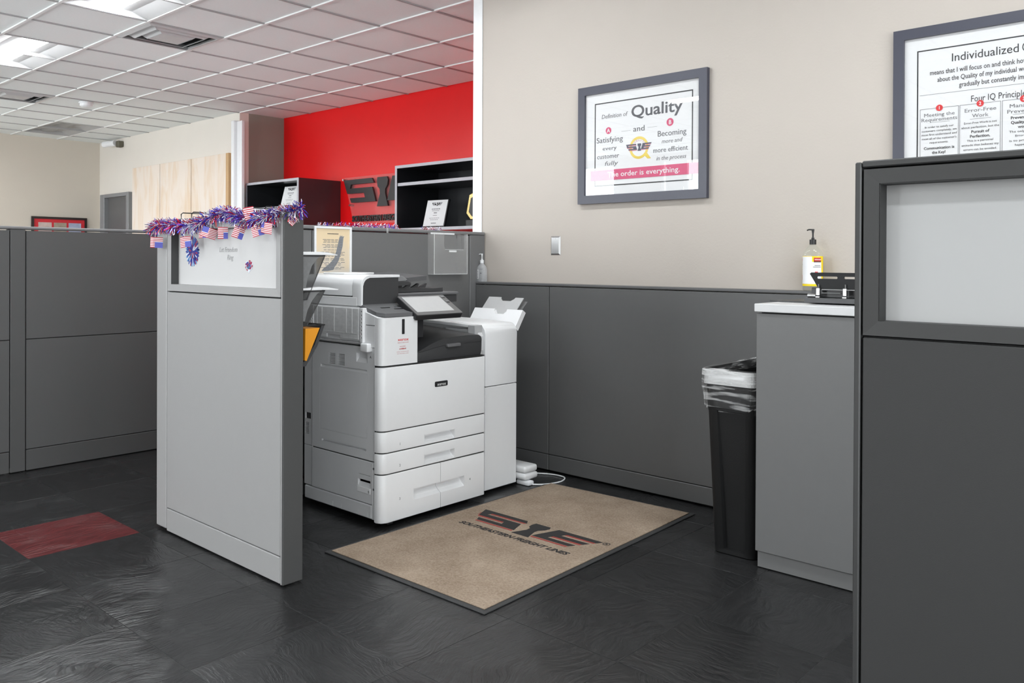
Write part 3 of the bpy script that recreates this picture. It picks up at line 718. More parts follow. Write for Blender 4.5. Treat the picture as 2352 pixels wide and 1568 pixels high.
bm = prism([(2.66, 1.156), (2.70, 1.152), (2.728, 1.136), (2.722, 1.128), (2.66, 1.126)], 'x', -3.55, -3.17, bev=.002)
finish('feeder_guide', bm, M('feeder_grey', (.22, .22, .225), .45), cp)
finish('feeder_lip', prism([(2.66, 1.1255), (2.73, 1.127), (2.752, 1.119), (2.742, 1.107), (2.66, 1.103)], 'x', -3.55, -3.165, bev=.002), charcoal, cp)
bm = B()
q = [(-3.205, 2.757, 1.142), (-3.205, 2.888, 1.152), (-3.53, 2.91, 1.168), (-3.53, 2.745, 1.163)]
a = [bm.verts.new(p) for p in q]; b = [bm.verts.new((p[0], p[1], p[2]-.022)) for p in q]
bm.faces.new(a); bm.faces.new(b[::-1])
for k in range(4): bm.faces.new((a[k], b[k], b[(k+1) % 4], a[(k+1) % 4]))
finish('feeder_tray', bm, M('feeder_tray_grey', (.10, .10, .104), .45), cp)
eb = finish('exit_bed', prism([(2.66, 1.069), (3.0, 1.069), (3.0, 1.090), (2.93, 1.086), (2.66, 1.098)], 'x', -3.54, -3.20, bev=.002), charcoal, cp)
for k in range(4):
    y = 2.69+k*.065
    finish('fin', prism([(y, 1.090), (y+.045, 1.112), (y+.052, 1.110), (y+.040, 1.088)], 'x', -3.235-.012*k, -3.220-.012*k), charcoal, eb)
# touch screen: tilted about its lower edge
scr_o = Vector((-2.952, 2.603, .971)); up = Vector((-.150, 0, .086)); up_l = up.length; up.normalize()
rt = Vector((0, 1, 0)); nr = rt.cross(up); 
sm = Matrix(((rt.x, up.x, nr.x, scr_o.x), (rt.y, up.y, nr.y, scr_o.y), (rt.z, up.z, nr.z, scr_o.z), (0, 0, 0, 1)))
def on_screen(bm): bmesh.ops.transform(bm, matrix=sm, verts=bm.verts); return bm
wS, hS = .303, up_l
ts = finish('touch_screen', on_screen(prism(rrect(0, wS, 0, hS, .008), 'z', -.028, 0, bev=.002)), black_sat, cp)
finish('bezel', on_screen(prism(rrect(.002, wS-.002, .002, hS-.002, .007), 'z', .0004, .0012)), M('bezel_grey', (.12, .12, .122), .35), ts)
finish('display', on_screen(box(.020, .262, .026, hS-.014, .0014, .0019)), M('display_idle', (.46, .46, .46), .25), ts)
for yb in (hS*.56, hS*.80):
    bm = prism(rrect(.270, .293, yb, yb+.016, .003), 'z', .0014, .0022); finish('screen_button', on_screen(bm), black_sat, ts)
    finish('button_rim', on_screen(box(.272, .291, yb+.0125, yb+.014, .0023, .0026)), white_m, ts)
finish('screen_arm', box(-3.19, -3.0, 2.665, 2.88, .975, .992, bev=.004), black, cp)
finish('screen_base', box(-3.19, -2.985, 2.64, 2.885, .952, .9745, bev=.004), black, cp)
for x, y in ((-3.06, 2.48), (-3.06, 3.02), (-3.55, 2.48), (-3.55, 3.02)):
    finish('caster', tube([(x-.012, y, .0175), (x+.012, y, .0175)], .0172, 14), black, cp, 40)
finish('stabilizer', box(-3.0, -2.99, 2.46, 2.49, .012, .03), black, cp)

# finisher docked to the right
fn = thing('finishing_unit', 'slim white sorter tower docked to the right of the photocopier', 'finisher', (-3.3, 3.27, 0))
FX, FY0, FY1 = -3.032, 3.148, 3.396
prof = [(-3.62, .569), (FX, .569), (FX, .845)] + arc(FX-.06, .845, .06, 0, 72, 7, .052)[1:] + [(-3.30, .902), (-3.62, .903)]
finish('upper_housing', prism(prof, 'y', FY0, FY1, bev=.003), white_pl, fn, 35)
finish('lower_housing', box(-3.62, FX, FY0, FY1, .020, .564, bev=.003), white_pl, fn)
finish('core', box(-3.60, FX-.015, FY0+.01, FY1-.01, .018, .60), groove, fn)
pr2 = [(-3.56, .890), (FX-.052, .878), (FX-.052, .893), (-3.56, .905)]
finish('bridge', prism(pr2, 'y', 3.098, 3.146, bev=.002), white_pl, fn)
finish('bridge_end', box(FX-.075, FX-.022, 3.092, 3.146, .842, .892, bev=.002), M('bridge_grey', (.42, .42, .425), .5), fn)
finish('cheek', prism([(FX-.012, .76), (FX-.012, .835), (FX-.03, .868), (-3.3, .868), (-3.3, .76)], 'y', 3.112, 3.147, bev=.003), gray_pl, fn)
finish('side_catch', box(FX-.10, FX-.012, 3.118, 3.146, .70, .765, bev=.006), M('finisher_mid_grey', (.45, .45, .45), .5), fn)  # one even mid grey over the whole catch
# sloping output tray on the far side
def slab(bm, pa, pb, x0, x1, th):
    """rectangle from (y,z) pa to pb, along x, thickness th downwards-right"""
    d = Vector((0, pb[0]-pa[0], pb[1]-pa[1])).normalized(); n = Vector((0, d.z, -d.y))
    vs = []
    for x in (x0, x1):
        for p, k in ((pa, 0), (pb, 0), (pb, 1), (pa, 1)):
            vs.append(bm.verts.new(Vector((x, p[0], p[1])) + n*th*k))
    for f in ((0, 1, 2, 3), (7, 6, 5, 4), (0, 4, 5, 1), (1, 5, 6, 2), (2, 6, 7, 3), (3, 7, 4, 0)): bm.faces.new([vs[i] for i in f])
    return bm
bm = slab(B(), (3.398, .862), (3.462, .958), -3.42, -3.048, .03)
tr = finish('sorter_tray', bm, white_pl, fn)
cut(tr, prism([(-3.26, .945), (-3.24, .93), (-3.18, .93), (-3.165, .945), (-3.165, .99), (-3.26, .99)], 'y', 3.40, 3.52))
tx = finish('tray_extension', slab(B(), (3.462, .930), (3.545, 1.020), -3.385, -3.115, .004), M('grey_extension', s2l((178, 178, 178)), .45), fn)
cut(tx, prism([(-3.30, 1.05), (-3.285, 1.012), (-3.265, 1.0), (-3.20, 1.0), (-3.18, 1.012), (-3.165, 1.05)], 'y', 3.40, 3.6))
finish('tray_extension', slab(B(), (3.478, .925), (3.558, 1.000), -3.385, -3.098, .003), glassy('clear_extension', (.8, .8, .8), 1.45, .1, .25, (.6, .6, .6)), fn)
for x in (-3.10, -3.52):
    for y in (3.19, 3.35): finish('caster', lathe((x, y, 0), [(.014, 0), (.016, .008), (.012, .02)], 10), black, fn)

# power adapter and cord on the floor behind the finisher
ub = thing('power_adapter', 'white power adapter box with looped cord on the floor beside the sorter tower', 'adapter', (-3.06, 3.5, 0))
finish('case', box(-3.16, -2.985, 3.415, 3.53, .028, .066, bev=.016, seg=3), white_pl, ub, 40)
finish('case_lid', box(-3.157, -2.988, 3.418, 3.527, .067, .105, bev=.014, seg=3), white_pl, ub, 40)
finish('foot', box(-3.12, -3.02, 3.44, 3.51, .002, .0275), black, ub)
lab(finish('plug', box(-3.06, -2.97, 3.425, 3.475, .001, .026, bev=.008, seg=2), white_m, ub, 40), 'white plug')
cord = [(-2.97, 3.46, .006), (-2.93, 3.50, .005), (-2.90, 3.57, .005), (-2.90, 3.64, .005), (-2.94, 3.70, .005), (-3.02, 3.705, .005), (-3.10, 3.67, .005), (-3.16, 3.62, .005)]
def smooth_path(p, n=5):
    p = [Vector(v) for v in p]; out = []
    for i in range(len(p)-1):
        a, b, c, d_ = p[max(0, i-1)], p[i], p[i+1], p[min(len(p)-1, i+2)]
        for k in range(n):
            t_ = k/n
            out.append(.5*((2*b)+(c-a)*t_+(2*a-5*b+4*c-d_)*t_*t_+(3*b-a-3*c+d_)*t_**3))
    return out+[p[-1]]
finish('cord', tube(smooth_path(cord), .0042, 8), white_m, ub, 60)

# ================================================================ floor mat
mt = thing('floor_mat', 'tan floor mat with black and red winged lettering in front of the copier', 'mat', (-2.55, 2.92, 0))
mc = [(-2.925, 2.066), (-2.000, 2.078), (-2.046, 3.60), (-2.925, 3.56)]
def inset(c, d_):
    cx = sum(p[0] for p in c)/4; cy = sum(p[1] for p in c)/4
    return [(x-d_*(1 if x > cx else -1), y-d_*(1 if y > cy else -1)) for x, y in c]
finish('rubber_edge', prism(mc, 'z', .0005, .006, bev=.002), M('mat_rubber', (.035, .035, .036), .6, bump=.3), mt)
def carpet():
    m = bpy.data.materials.new('tan_mat_pile'); m.use_nodes = True; nt = m.node_tree; N = nt.nodes; L = nt.links; b = N['Principled BSDF']
    b.inputs['Roughness'].default_value = .95; b.inputs['Specular IOR Level'].default_value = .1
    tc = N.new('ShaderNodeTexCoord'); n1 = N.new('ShaderNodeTexNoise'); n1.inputs['Scale'].default_value = 5; n1.inputs['Detail'].default_value = 3
    n2 = N.new('ShaderNodeTexNoise'); n2.inputs['Scale'].default_value = 130; n2.inputs['Detail'].default_value = 4
    for n in (n1, n2): L.new(tc.outputs['Object'], n.inputs['Vector'])
    a = N.new('ShaderNodeMath'); a.operation = 'MULTIPLY_ADD'; a.inputs[1].default_value = .55; L.new(n2.outputs['Fac'], a.inputs[0])
    h = N.new('ShaderNodeMath'); h.operation = 'MULTIPLY'; h.inputs[1].default_value = .45; L.new(n1.outputs['Fac'], h.inputs[0]); L.new(h.outputs[0], a.inputs[2])
    cr = N.new('ShaderNodeValToRGB'); cr.color_ramp.elements[0].position = .30; cr.color_ramp.elements[1].position = .68
    cr.color_ramp.elements[0].color = s2l((124, 107, 91))+(1,); cr.color_ramp.elements[1].color = s2l((168, 151, 134))+(1,)
    L.new(a.outputs[0], cr.inputs[0]); L.new(cr.outputs[0], b.inputs['Base Color'])
    bp = N.new('ShaderNodeBump'); bp.inputs['Strength'].default_value = .6; bp.inputs['Distance'].default_value = .003
    L.new(n2.outputs['Fac'], bp.inputs['Height']); L.new(bp.outputs[0], b.inputs['Normal']); return m
finish('pile', prism(inset(mc, .022), 'z', .0062, .0105, bev=.001), carpet(), mt)
mz = frame_floor((0, 0, .0108))
bk, rd = winged_logo(.140, -2.827, 2.803)
flat(bk, mz, M('mat_black', (.022, .02, .02), .95), mt, 'logo')
flat(rd, mz, M('mat_red', s2l((150, 62, 56)), .95), mt, 'logo_stripe')
text('SOUTHEASTERN FREIGHT LINES', frame_floor((-2.465, 2.712, .0108)), .030, MATS['mat_black'], mt, width=.64, shear=.22, bold=.05)
ring_ = B()
for p in (circle(-2.098, 2.936, .017), ):
    v1 = [ring_.verts.new((x, y, .0108)) for x, y in p]; v2 = [ring_.verts.new((x, y, .0112)) for x, y in p]
    w1 = [ring_.verts.new((-2.098+(x+2.098)*.78, 2.936+(y-2.936)*.78, .0108)) for x, y in p]; w2 = [ring_.verts.new((v.co.x, v.co.y, .0112)) for v in w1]
    n = len(p)
    for k in range(n):
        l = (k+1) % n; ring_.faces.new((v2[k], v2[l], w2[l], w2[k])); ring_.faces.new((v1[k], v1[l], v2[l], v2[k])); ring_.faces.new((w1[l], w1[k], w2[k], w2[l]))
finish('registered_mark', ring_, MATS['mat_black'], mt)
text('R', frame_floor((-2.098, 2.928, .0108)), .016, MATS['mat_black'], mt, bold=.02)

# ================================================================ cabinet, worktop, bin
cb = thing('storage_cabinet', 'grey laminate cabinet under the white worktop at the right', 'cabinet', (-1.05, 3.44, 0))
finish('body', box(-1.517, -.55, 3.147, 3.728, .068, 1.024, bev=.002), cab_gray, cb)
finish('plinth', box(-1.510, -.56, 3.156, 3.70, .004, .0675), cab_gray, cb)
tag(finish('worktop', box(-1.524, -.54, 3.140, 3.735, 1.030, 1.063, bev=.003, seg=2), M('white_laminate', s2l((208, 208, 209)), .35), None), 'white worktop over the grey cabinet', 'worktop')
finish('shadow_rail', box(-1.50, -.56, 3.16, 3.72, 1.0241, 1.0298), groove, cb)
# slim bin
wb = thing('trash_can', 'tall slim dark grey plastic bin between low partition and cabinet', 'trash can', (-1.65, 3.42, 0))
X0, X1, Y0, Y1 = -1.772, -1.530, 3.165, 3.715
def ring_pts(x0, x1, y0, y1, r, z): return [Vector((x, y, z)) for x, y in rrect(x0, x1, y0, y1, r, 4)]
def loft(bm, rings, cap0=True, cap1=True):
    vs = [[bm.verts.new(p) for p in r] for r in rings]
    for a, b in zip(vs, vs[1:]):
        n = len(a)
        for k in range(n): bm.faces.new((a[k], a[(k+1) % n], b[(k+1) % n], b[k]))
    if cap0: bm.faces.new(vs[0][::-1])
    if cap1: bm.faces.new(vs[-1])
    return bm
bin_m = M('bin_plastic', (.009, .009, .0093), .55, bump=.15, spec=.3)
def bin_ring(d, z, notch, r=.03):
    x0, x1, y0, y1 = X0+d, X1-d*.45, Y0+d, Y1-d
    f = [(x0+r, y0), (x0+.052, y0), (x0+.060, y0+notch), (x1-.050, y0+notch), (x1-.042, y0), (x1-r, y0)]
    p = f + arc(x1-r, y0+r, r, -90, 0, 4)[1:] + arc(x1-r, y1-r, r, 0, 90, 4) + arc(x0+r, y1-r, r, 90, 180, 4) + arc(x0+r, y0+r, r, 180, 270, 4)[:-1]
    return [Vector((x, y, z)) for x, y in p]
ins = lambda d, z, r=.03: ring_pts(X0+d, X1-d*.35, Y0+d, Y1-d, r, z)
bm = loft(B(), [bin_ring(.036, .004, .0), bin_ring(.036, .020, .0), bin_ring(.0355, .022, .020), bin_ring(.014, .598, .020), bin_ring(.012, .606, .0), bin_ring(.008, .71, 0), bin_ring(.0, .715, 0), bin_ring(.002, .778, 0), bin_ring(.008, .778, 0), bin_ring(.014, .70, 0), bin_ring(.06, .03, 0)])
finish('body', bm, bin_m, wb, 30)
# clear liner folded over the rim
ln = B(); NL = 96
def rim_pt(u, d, z):
    base = ring_pts(X0-d, X1+d*.0, Y0-d, Y1+d*.2, .032, z)
    s = u*len(base); i = int(s) % len(base); f = s-int(s)
    return base[i].lerp(base[(i+1) % len(base)], f)
rows = []
prf = [(-.016, .60), (-.012, .70), (-.010, .775), (.002, .7835), (.007, .777), (.0085, .74), (.009, .715), (.003, .702), (-.002, .68), (-.004, .655), (-.006, .632)]
for j, (d_, z) in enumerate(prf):
    row = []
    for k in range(NL):
        u = k/NL; amp = 0 if j < 7 else .0022*(1+.5*math.sin(7*u*6.283))
        w = math.sin(u*6.283*17+j*1.7)*amp + math.sin(u*6.283*41+j*.9)*amp*.7
        p = rim_pt(u, d_+w+(.004 if j >= 7 else 0), z)
        if j >= 8: p.z += -.02*(j-7)/4*max(0, math.sin(u*6.283*1+2.0)) + .004*math.sin(u*6.283*9+j)
        row.append(ln.verts.new(p))
    rows.append(row)
for a, b in zip(rows, rows[1:]):
    for k in range(NL): ln.faces.new((a[k], a[(k+1) % NL], b[(k+1) % NL], b[k]))
film = glassy('liner_film', (.93, .93, .93), 1.45, .15, .30, (.85, .85, .85))
for n_ in film.node_tree.nodes:       # level haze streaks paint in the highlights of the creases
    if n_.type == 'TEX_NOISE':
        tcn = film.node_tree.nodes.new('ShaderNodeTexCoord'); mpn = film.node_tree.nodes.new('ShaderNodeMapping'); mpn.inputs['Scale'].default_value = (.6, .6, 6); mpn.inputs['Rotation'].default_value = (.12, .16, 0)
        film.node_tree.links.new(tcn.outputs['Object'], mpn.inputs[0]); film.node_tree.links.new(mpn.outputs[0], n_.inputs['Vector'])
    if n_.type == 'MAP_RANGE': n_.inputs[1].default_value = .50; n_.inputs[2].default_value = .66; n_.inputs[3].default_value = .04; n_.inputs[4].default_value = .75
tag(finish('bin_liner', ln, film, None, 60), 'clear plastic bag folded over the rim of the slim bin', 'bin liner')
# rim of the bin itself is pale under the film
lab(finish('rim_band', loft(B(), [ins(-.001, .716, .031), ins(.001, .777, .031), ins(.003, .777, .031), ins(.001, .716, .031)], False, False), M('bin_rim_pale', s2l((205, 205, 205)), .4), wb), 'pale rim under the bag')

# desk pad, punch
tag(finish('cutting_board', prism([(-1.553, 3.345), (-.75, 3.345), (-.75, 3.56), (-1.50, 3.60)], 'z', 1.0635, 1.069, bev=.001), M('pad_dark', (.035, .036, .038), .4), None), 'thin dark desk board lying on the white worktop', 'desk board')
hp = thing('hole_punch', 'black three hole punch with slotted lever on the worktop', 'hole punch', (-1.2, 3.32, 1.0695))
finish('base', prism([(3.262, 1.0697), (3.355, 1.0697), (3.35, 1.088), (3.268, 1.088)], 'x', -1.372, -1.05, bev=.004), M('punch_grey', (.075, .075, .078), .35), hp)
finish('rail', box(-1.365, -1.05, 3.325, 3.352, 1.0885, 1.128, bev=.002), black_sat, hp)
bm = B()    # lever: a slanted plate with long slots, cut after
lv = finish('lever', prism([(-1.366, 1.184), (-1.360, 1.189), (-1.04, 1.189), (-1.04, 1.122), (-1.328, 1.122), (-1.336, 1.136)], 'y', 3.305, 3.318, bev=.003), M('punch_black', (.010, .010, .011), .42, spec=.25), hp)
for a in (-1.338, -1.23, -1.12): cut(lv, prism(rrect(a, a+.085, 1.1645, 1.1735, .004), 'y', 3.28, 3.34))
for xp in (-1.325, -1.219, -1.113):
    h_ = finish('punch_head', box(xp-.007, xp+.007, 3.286, 3.304, 1.0975, 1.128, bev=.002), chrome, hp)
    finish('pin', tube([(xp, 3.297, 1.128), (xp, 3.297, 1.143)], .0022, 8), chrome, h_)
    finish('pin_guide', box(xp-.008, xp+.008, 3.284, 3.304, 1.089, 1.0945, bev=.001), chrome, h_)
finish('spring_bar', tube([(-1.31, 3.292, 1.122), (-1.05, 3.292, 1.122)], .0025, 8), chrome, hp)
finish('spring_bar', tube([(-1.31, 3.292, 1.108), (-1.235, 3.292, 1.108)], .002, 8), chrome, hp)
finish('end_cap', tube([(-1.368, 3.297, 1.096), (-1.335, 3.297, 1.096)], .008, 12), steel, hp, 40)

# ================================================================ bottles
def pump(c, h0, mat, par, s=1.0, dirx=-1):
    x, y, z = c
    p = finish('pump', lathe((x, y, z+h0), [(.0135*s, 0), (.0135*s, .020*s), (.006*s, .022*s), (.006*s, .028*s), (.0035*s, .029*s), (.0035*s, .045*s), (.006*s, .060*s), (.0055*s, .063*s), (0, .064*s)], 14), mat, par, 40)
    finish('nozzle', tube([(x, y, z+h0+.0605*s), (x+dirx*.016*s, y-.002, z+h0+.0615*s), (x+dirx*.024*s, y-.003, z+h0+.0585*s)], .0028*s, 8), mat, p, 50)
liquid = glassy('sanitizer_gel', (.93, .95, .95), 1.4, .05, .10)
sb = thing('sanitizer_bottle', 'clear pump bottle with yellow label behind the hole punch', 'bottle', (-1.545, 3.775, 1.0985))
R_ = .046
finish('bottle', lathe((-1.545, 3.775, 1.0985), [(.040, 0), (R_, .006), (R_, .165), (.043, .178), (.030, .196), (.0165, .208), (.014, .213)], 28, 1, .72), liquid, sb, 40)
pump((-1.545, 3.775, 1.0985), .2135, black, sb, 1.12)
def wrap(name, z0, z1, a0, a1, mat, par, c, r, sy, n=16, th=.0006):
    bm = B(); rr = r+.0006
    o_ = [[], []]
    for k in range(n+1):
        a = math.radians(a0+(a1-a0)*k/n)
        for q_, z in ((0, z0), (1, z1)): o_[q_].append(bm.verts.new((c[0]+rr*math.cos(a), c[1]+sy*rr*math.sin(a), z)))
    for k in range(n): bm.faces.new((o_[0][k], o_[0][k+1], o_[1][k+1], o_[1][k]))
    ob = finish(name, bm, mat, par, 60); return ob
lc = (-1.545, 3.775, 0)
yel = M('label_yellow', s2l((250, 218, 20)), .45); lab_w = M('label_white', s2l((238, 238, 240)), .45); lab_r = M('label_red', s2l((196, 28, 36)), .45)
finish('label_backing', lathe((-1.545, 3.775, 1.121), [(R_+.0003, 0), (R_+.0003, .137)], 28, 1, .72), yel, sb, 40)
wrap('label_panel', 1.131, 1.256, -150, -78, lab_w, sb, lc, R_+.0006, .72); wrap('label_panel', 1.131, 1.232, -78, -20, lab_w, sb, lc, R_+.0006, .72)
wrap('label_badge', 1.235, 1.251, -68, -24, lab_r, sb, lc, R_+.0010, .72); wrap('label_badge', 1.230, 1.2345, -68, -24, M('label_maroon', (.05, .01, .012), .5), sb, lc, R_+.0010, .72)
wrap('label_badge', 1.234, 1.247, -178, -158, lab_r, sb, lc, R_+.0010, .72)
wrap('label_badge', 1.149, 1.172, -180, -164, M('label_pink', s2l((214, 92, 96)), .5), sb, lc, R_+.0010, .72)
wrap('label_badge', 1.178, 1.188, -62, -44, MATS['label_pink'], sb, lc, R_+.0010, .72)
for z, a0, a1 in ((1.214, -64, -28), (1.207, -72, -26), (1.225, -176, -150), (1.218, -176, -145), (1.208, -176, -152), (1.196, -176, -154)): wrap('fine_print', z, z+.0028, a0, a1, ink_soft, sb, lc, R_+.0010, .72)
a_ = math.radians(-46); rb = R_+.0022
text('Rubbermaid', Matrix.Translation((-1.545+rb*math.cos(a_), 3.775+.72*rb*math.sin(a_), 1.2405)) @ Matrix.Rotation(math.radians(36), 4, 'Z') @ frame_wall((0, 0, 0)), .0055, lab_w, sb, width=.027, bold=.03, th=.0004)
s2 = thing('sanitizer_bottle', 'small clear pump bottle with white pump in the corner by the wall end', 'bottle', (-3.69, 3.78, 1.0985))
cl = glassy('small_bottle_plastic', (.95, .96, .97), 1.45, .08, .45, (.92, .93, .95))
finish('bottle', lathe((-3.672, 3.778, 1.0985), [(.034, 0), (.038, .006), (.038, .078), (.030, .096), (.016, .110), (.013, .116)], 24, 1, .72), cl, s2, 40)
pump((-3.672, 3.778, 1.0985), .1165, white_m, s2, .95)
wrap('label_panel', 1.117, 1.175, -118, -92, lab_w, s2, (-3.672, 3.778, 0), .0382, .72, 6)
for z, h_ in ((1.121, .010), (1.134, .005), (1.142, .007), (1.152, .004), (1.160, .006)): wrap('fine_print', z, z+h_, -108, -101, ink_soft, s2, (-3.672, 3.778, 0), .0388, .72, 3)
wrap('fine_print', 1.176, 1.178, -92, -50, ink_soft, s2, (-3.672, 3.778, 0), .0386, .72, 6); wrap('fine_print', 1.118, 1.134, -160, -146, ink_soft, s2, (-3.672, 3.778, 0), .0386, .72, 4)
wrap('fine_print', 1.148, 1.156, -76, -60, ink_soft, s2, (-3.672, 3.778, 0), .0386, .72, 4)

# switch plate
sp = thing('blank_wall_plate', 'blank steel wall plate with two screws on the beige wall', 'wall plate', (-3.11, 3.829, 1.32))
bm = B()
o_ = [(-3.150, 1.266), (-3.077, 1.266), (-3.077, 1.378), (-3.150, 1.378)]; i_ = [(-3.141, 1.275), (-3.086, 1.275), (-3.086, 1.369), (-3.141, 1.369)]
vo = [bm.verts.new((x, 3.829, z)) for x, z in o_]; vi = [bm.verts.new((x, 3.822, z)) for x, z in i_]
bm.faces.new(vi); bm.faces.new(vo[::-1])
for k in range(4): bm.faces.new((vo[k], vo[(k+1) % 4], vi[(k+1) % 4], vi[k]))
finish('plate', bm, steel, sp)
for z in (1.362, 1.282): finish('screw', tube([(-3.1135, 3.822, z), (-3.1135, 3.8208, z)], .0028, 8), chrome, sp)

# ================================================================ framed posters on the beige wall
def picture_frame(t, x0, x1, z0, z1, w, yb, depth, mat):
    bm = B(); yf = yb-depth
    for q in (((x0, z0), (x1, z0), (x1-w, z0+w), (x0+w, z0+w)), ((x1, z0), (x1, z1), (x1-w, z1-w), (x1-w, z0+w)), ((x1, z1), (x0, z1), (x0+w, z1-w), (x1-w, z1-w)), ((x0, z1), (x0, z0), (x0+w, z0+w), (x0+w, z1-w))):
        f = [bm.verts.new((p[0], yf, p[1])) for p in q]; g = [bm.verts.new((p[0], yb, p[1])) for p in q]
        bm.faces.new(f); bm.faces.new(g[::-1])
        for k in range(4): bm.faces.new((f[k], f[(k+1) % 4], g[(k+1) % 4], g[k]))
    finish('frame', bm, mat, t)
fr_m = M('frame_blue_black', s2l((62, 63, 76)), .35, var=.06, scale=25)
q1 = thing('framed_poster', 'smaller framed poster with a gold ring emblem and crimson band, left on beige wall', 'framed poster', (-2.53, 3.82, 1.89))
picture_frame(q1, -2.932, -2.108, 1.556, 2.220, .047, 3.828, .026, fr_m)
finish('backing', box(-2.887, -2.153, 3.816, 3.827, 1.601, 2.175), paper, q1)
yq = 3.8155
fq = lambda x, y: frame_wall((x, yq, y))
flat(outline(-2.822, -2.195, 1.652, 2.120, .006), frame_wall((0, yq, 0)), ink, q1, 'border')
multi_text([('Definition of', -2.690, 2.030, .024, .175, 'CENTER', .15, 0)], fq, ink_soft, q1)
multi_text([('Quality', -2.418, 2.018, .062, .318, 'CENTER', 0, .02)], fq, M('slate_ink', (.10, .10, .11), .7), q1)
multi_text([('and', -2.525, 1.938, .030, .072, 'CENTER', 0, 0), ('Satisfying', -2.720, 1.896, .030, .178, 'CENTER', 0, 0), ('every', -2.720, 1.852, .022, .094, 'CENTER', 0, 0), ('customer', -2.730, 1.806, .026, .15, 'CENTER', 0, 0), ('Becoming', -2.321, 1.896, .030, .172, 'CENTER', 0, 0), ('more efficient', -2.330, 1.812, .026, .21, 'CENTER', 0, 0)], fq, MATS['slate_ink'], q1)
multi_text([('more and', -2.321, 1.858, .022, .125, 'CENTER', .2, 0), ('in the process', -2.325, 1.770, .022, .18, 'CENTER', .2, 0), ('fully', -2.71, 1.766, .024, .09, 'CENTER', .2, 0)], fq, ink_soft, q1)
dots = [circle(-2.727, 1.961, .019), circle(-2.331, 1.966, .021)]
flat(dots, frame_wall((0, yq, 0)), pink_ink, q1, 'letter_disc')
multi_text([('A', -2.727, 1.950, .022, None, 'CENTER', 0, .02), ('B', -2.331, 1.955, .022, None, 'CENTER', 0, .02)], lambda x, y: frame_wall((x, yq-.0006, y)), paper, q1)
flat([rect(-2.64, -2.58, 1.947, 1.948), rect(-2.47, -2.41, 1.951, 1.952)], frame_wall((0, yq, 0)), ink_soft, q1, 'rule')
rg = []
for k in range(28):
    a0, a1 = 2*math.pi*k/28, 2*math.pi*(k+1)/28
    rg.append([(-2.525+r_*math.cos(a), 1.848+r_*math.sin(a)) for r_, a in ((.047, a0), (.061, a0), (.061, a1), (.047, a1))])
flat([[(-2.487, 1.801), (-2.472, 1.815), (-2.448, 1.785), (-2.470, 1.785)]], frame_wall((0, yq-.0002, 0)), yellow_ink, q1, 'emblem_tail')
flat(rg, frame_wall((0, yq, 0)), yellow_ink, q1, 'emblem_ring')
for k, ch in enumerate('QUALITY'):
    a = math.radians(150-k*20)
    fr = frame_wall((-2.525+.036*math.cos(a), yq, 1.848+.036*math.sin(a))) @ Matrix.Rotation(a-math.pi/2, 4, 'Z')
    text(ch, fr, .008, pink_ink, q1, name='emblem_lettering')
bk, rd = winged_logo(.0325, -2.527-.0325*2.5, 1.838)
flat(bk, frame_wall((0, yq-.0006, 0)), M('navy_ink', (.06, .06, .09), .7), q1, 'logo'); flat(rd, frame_wall((0, yq-.0006, 0)), pink_ink, q1, 'logo_stripe')
flat([rect(-2.85, -2.153, 1.684, 1.742)], frame_wall((0, yq-.0009, 0)), M('crimson_band', s2l((206, 80, 118)), .6), q1, 'band')
multi_text([('The order is everything.', -2.50, 1.701, .028, .46, 'CENTER', 0, .012)], lambda x, y: frame_wall((x, yq-.0016, y)), paper, q1)
finish('glass', box(-2.887, -2.153, 3.8095, 3.8115, 1.601, 2.175), glassy('picture_glass', (.99, .99, .99), 1.62), q1)

q2 = thing('framed_poster', 'larger framed poster of black text with numbered red discs, cut by right edge', 'framed poster', (-.8, 3.82, 1.9))
picture_frame(q2, -1.206, -.394, 1.560, 2.234, .044, 3.828, .026, fr_m)
finish('backing', box(-1.164, -.436, 3.816, 3.827, 1.602, 2.192), paper, q2)
flat(outline(-1.112, -.488, 1.655, 2.136, .005), frame_wall((0, yq, 0)), ink, q2, 'border')
rowsb = [('Individualized', -.855, 2.072, .034, .243, 'CENTER', 0, 0), ('Quality', -.672, 2.072, .034, .10, 'CENTER', 0, 0), ('Four IQ Principles', -.800, 1.894, .026, .206, 'CENTER', 0, 0)]
multi_text(rowsb, fq, ink, q2)
rows2 = [('means that I will focus on and think how', -1.062, 2.026, .020, .36, 'LEFT', 0, .006), ('about the Quality of my individual work', -1.032, 1.994, .020, .345, 'LEFT', 0, .006), ('gradually but constantly improve', -.948, 1.962, .020, .285, 'LEFT', 0, .006)]
multi_text(rows2, fq, ink, q2)
flat([rect(-1.10, -.50, 1.9435, 1.9447)], frame_wall((0, yq, 0)), ink_soft, q2, 'rule')
cols = (-1.023, -.869, -.714, -.560)
ol = []
for c_ in cols:
    ol += outline(c_-.076, c_+.074, 1.681, 1.885, .0013)
for c_, z in zip(cols, (1.825, 1.823, 1.825, 1.825)): ol.append(rect(c_-.038, c_+.04, z-.0006, z+.0003))
flat(ol, frame_wall((0, yq, 0)), M('box_line', (.12, .12, .125), .7), q2, 'text_box')
flat([circle(c_, 1.884, .0135, 18) for c_ in cols], frame_wall((0, yq-.0006, 0)), red_ink, q2, 'number_disc')
multi_text([(str(k+1), c_, 1.8775, .013, None, 'CENTER', 0, .03) for k, c_ in enumerate(cols)], lambda x, y: frame_wall((x, yq-.0013, y)), paper, q2)
c1_, c2_, c3_ = cols[0]-.001, cols[1], cols[2]
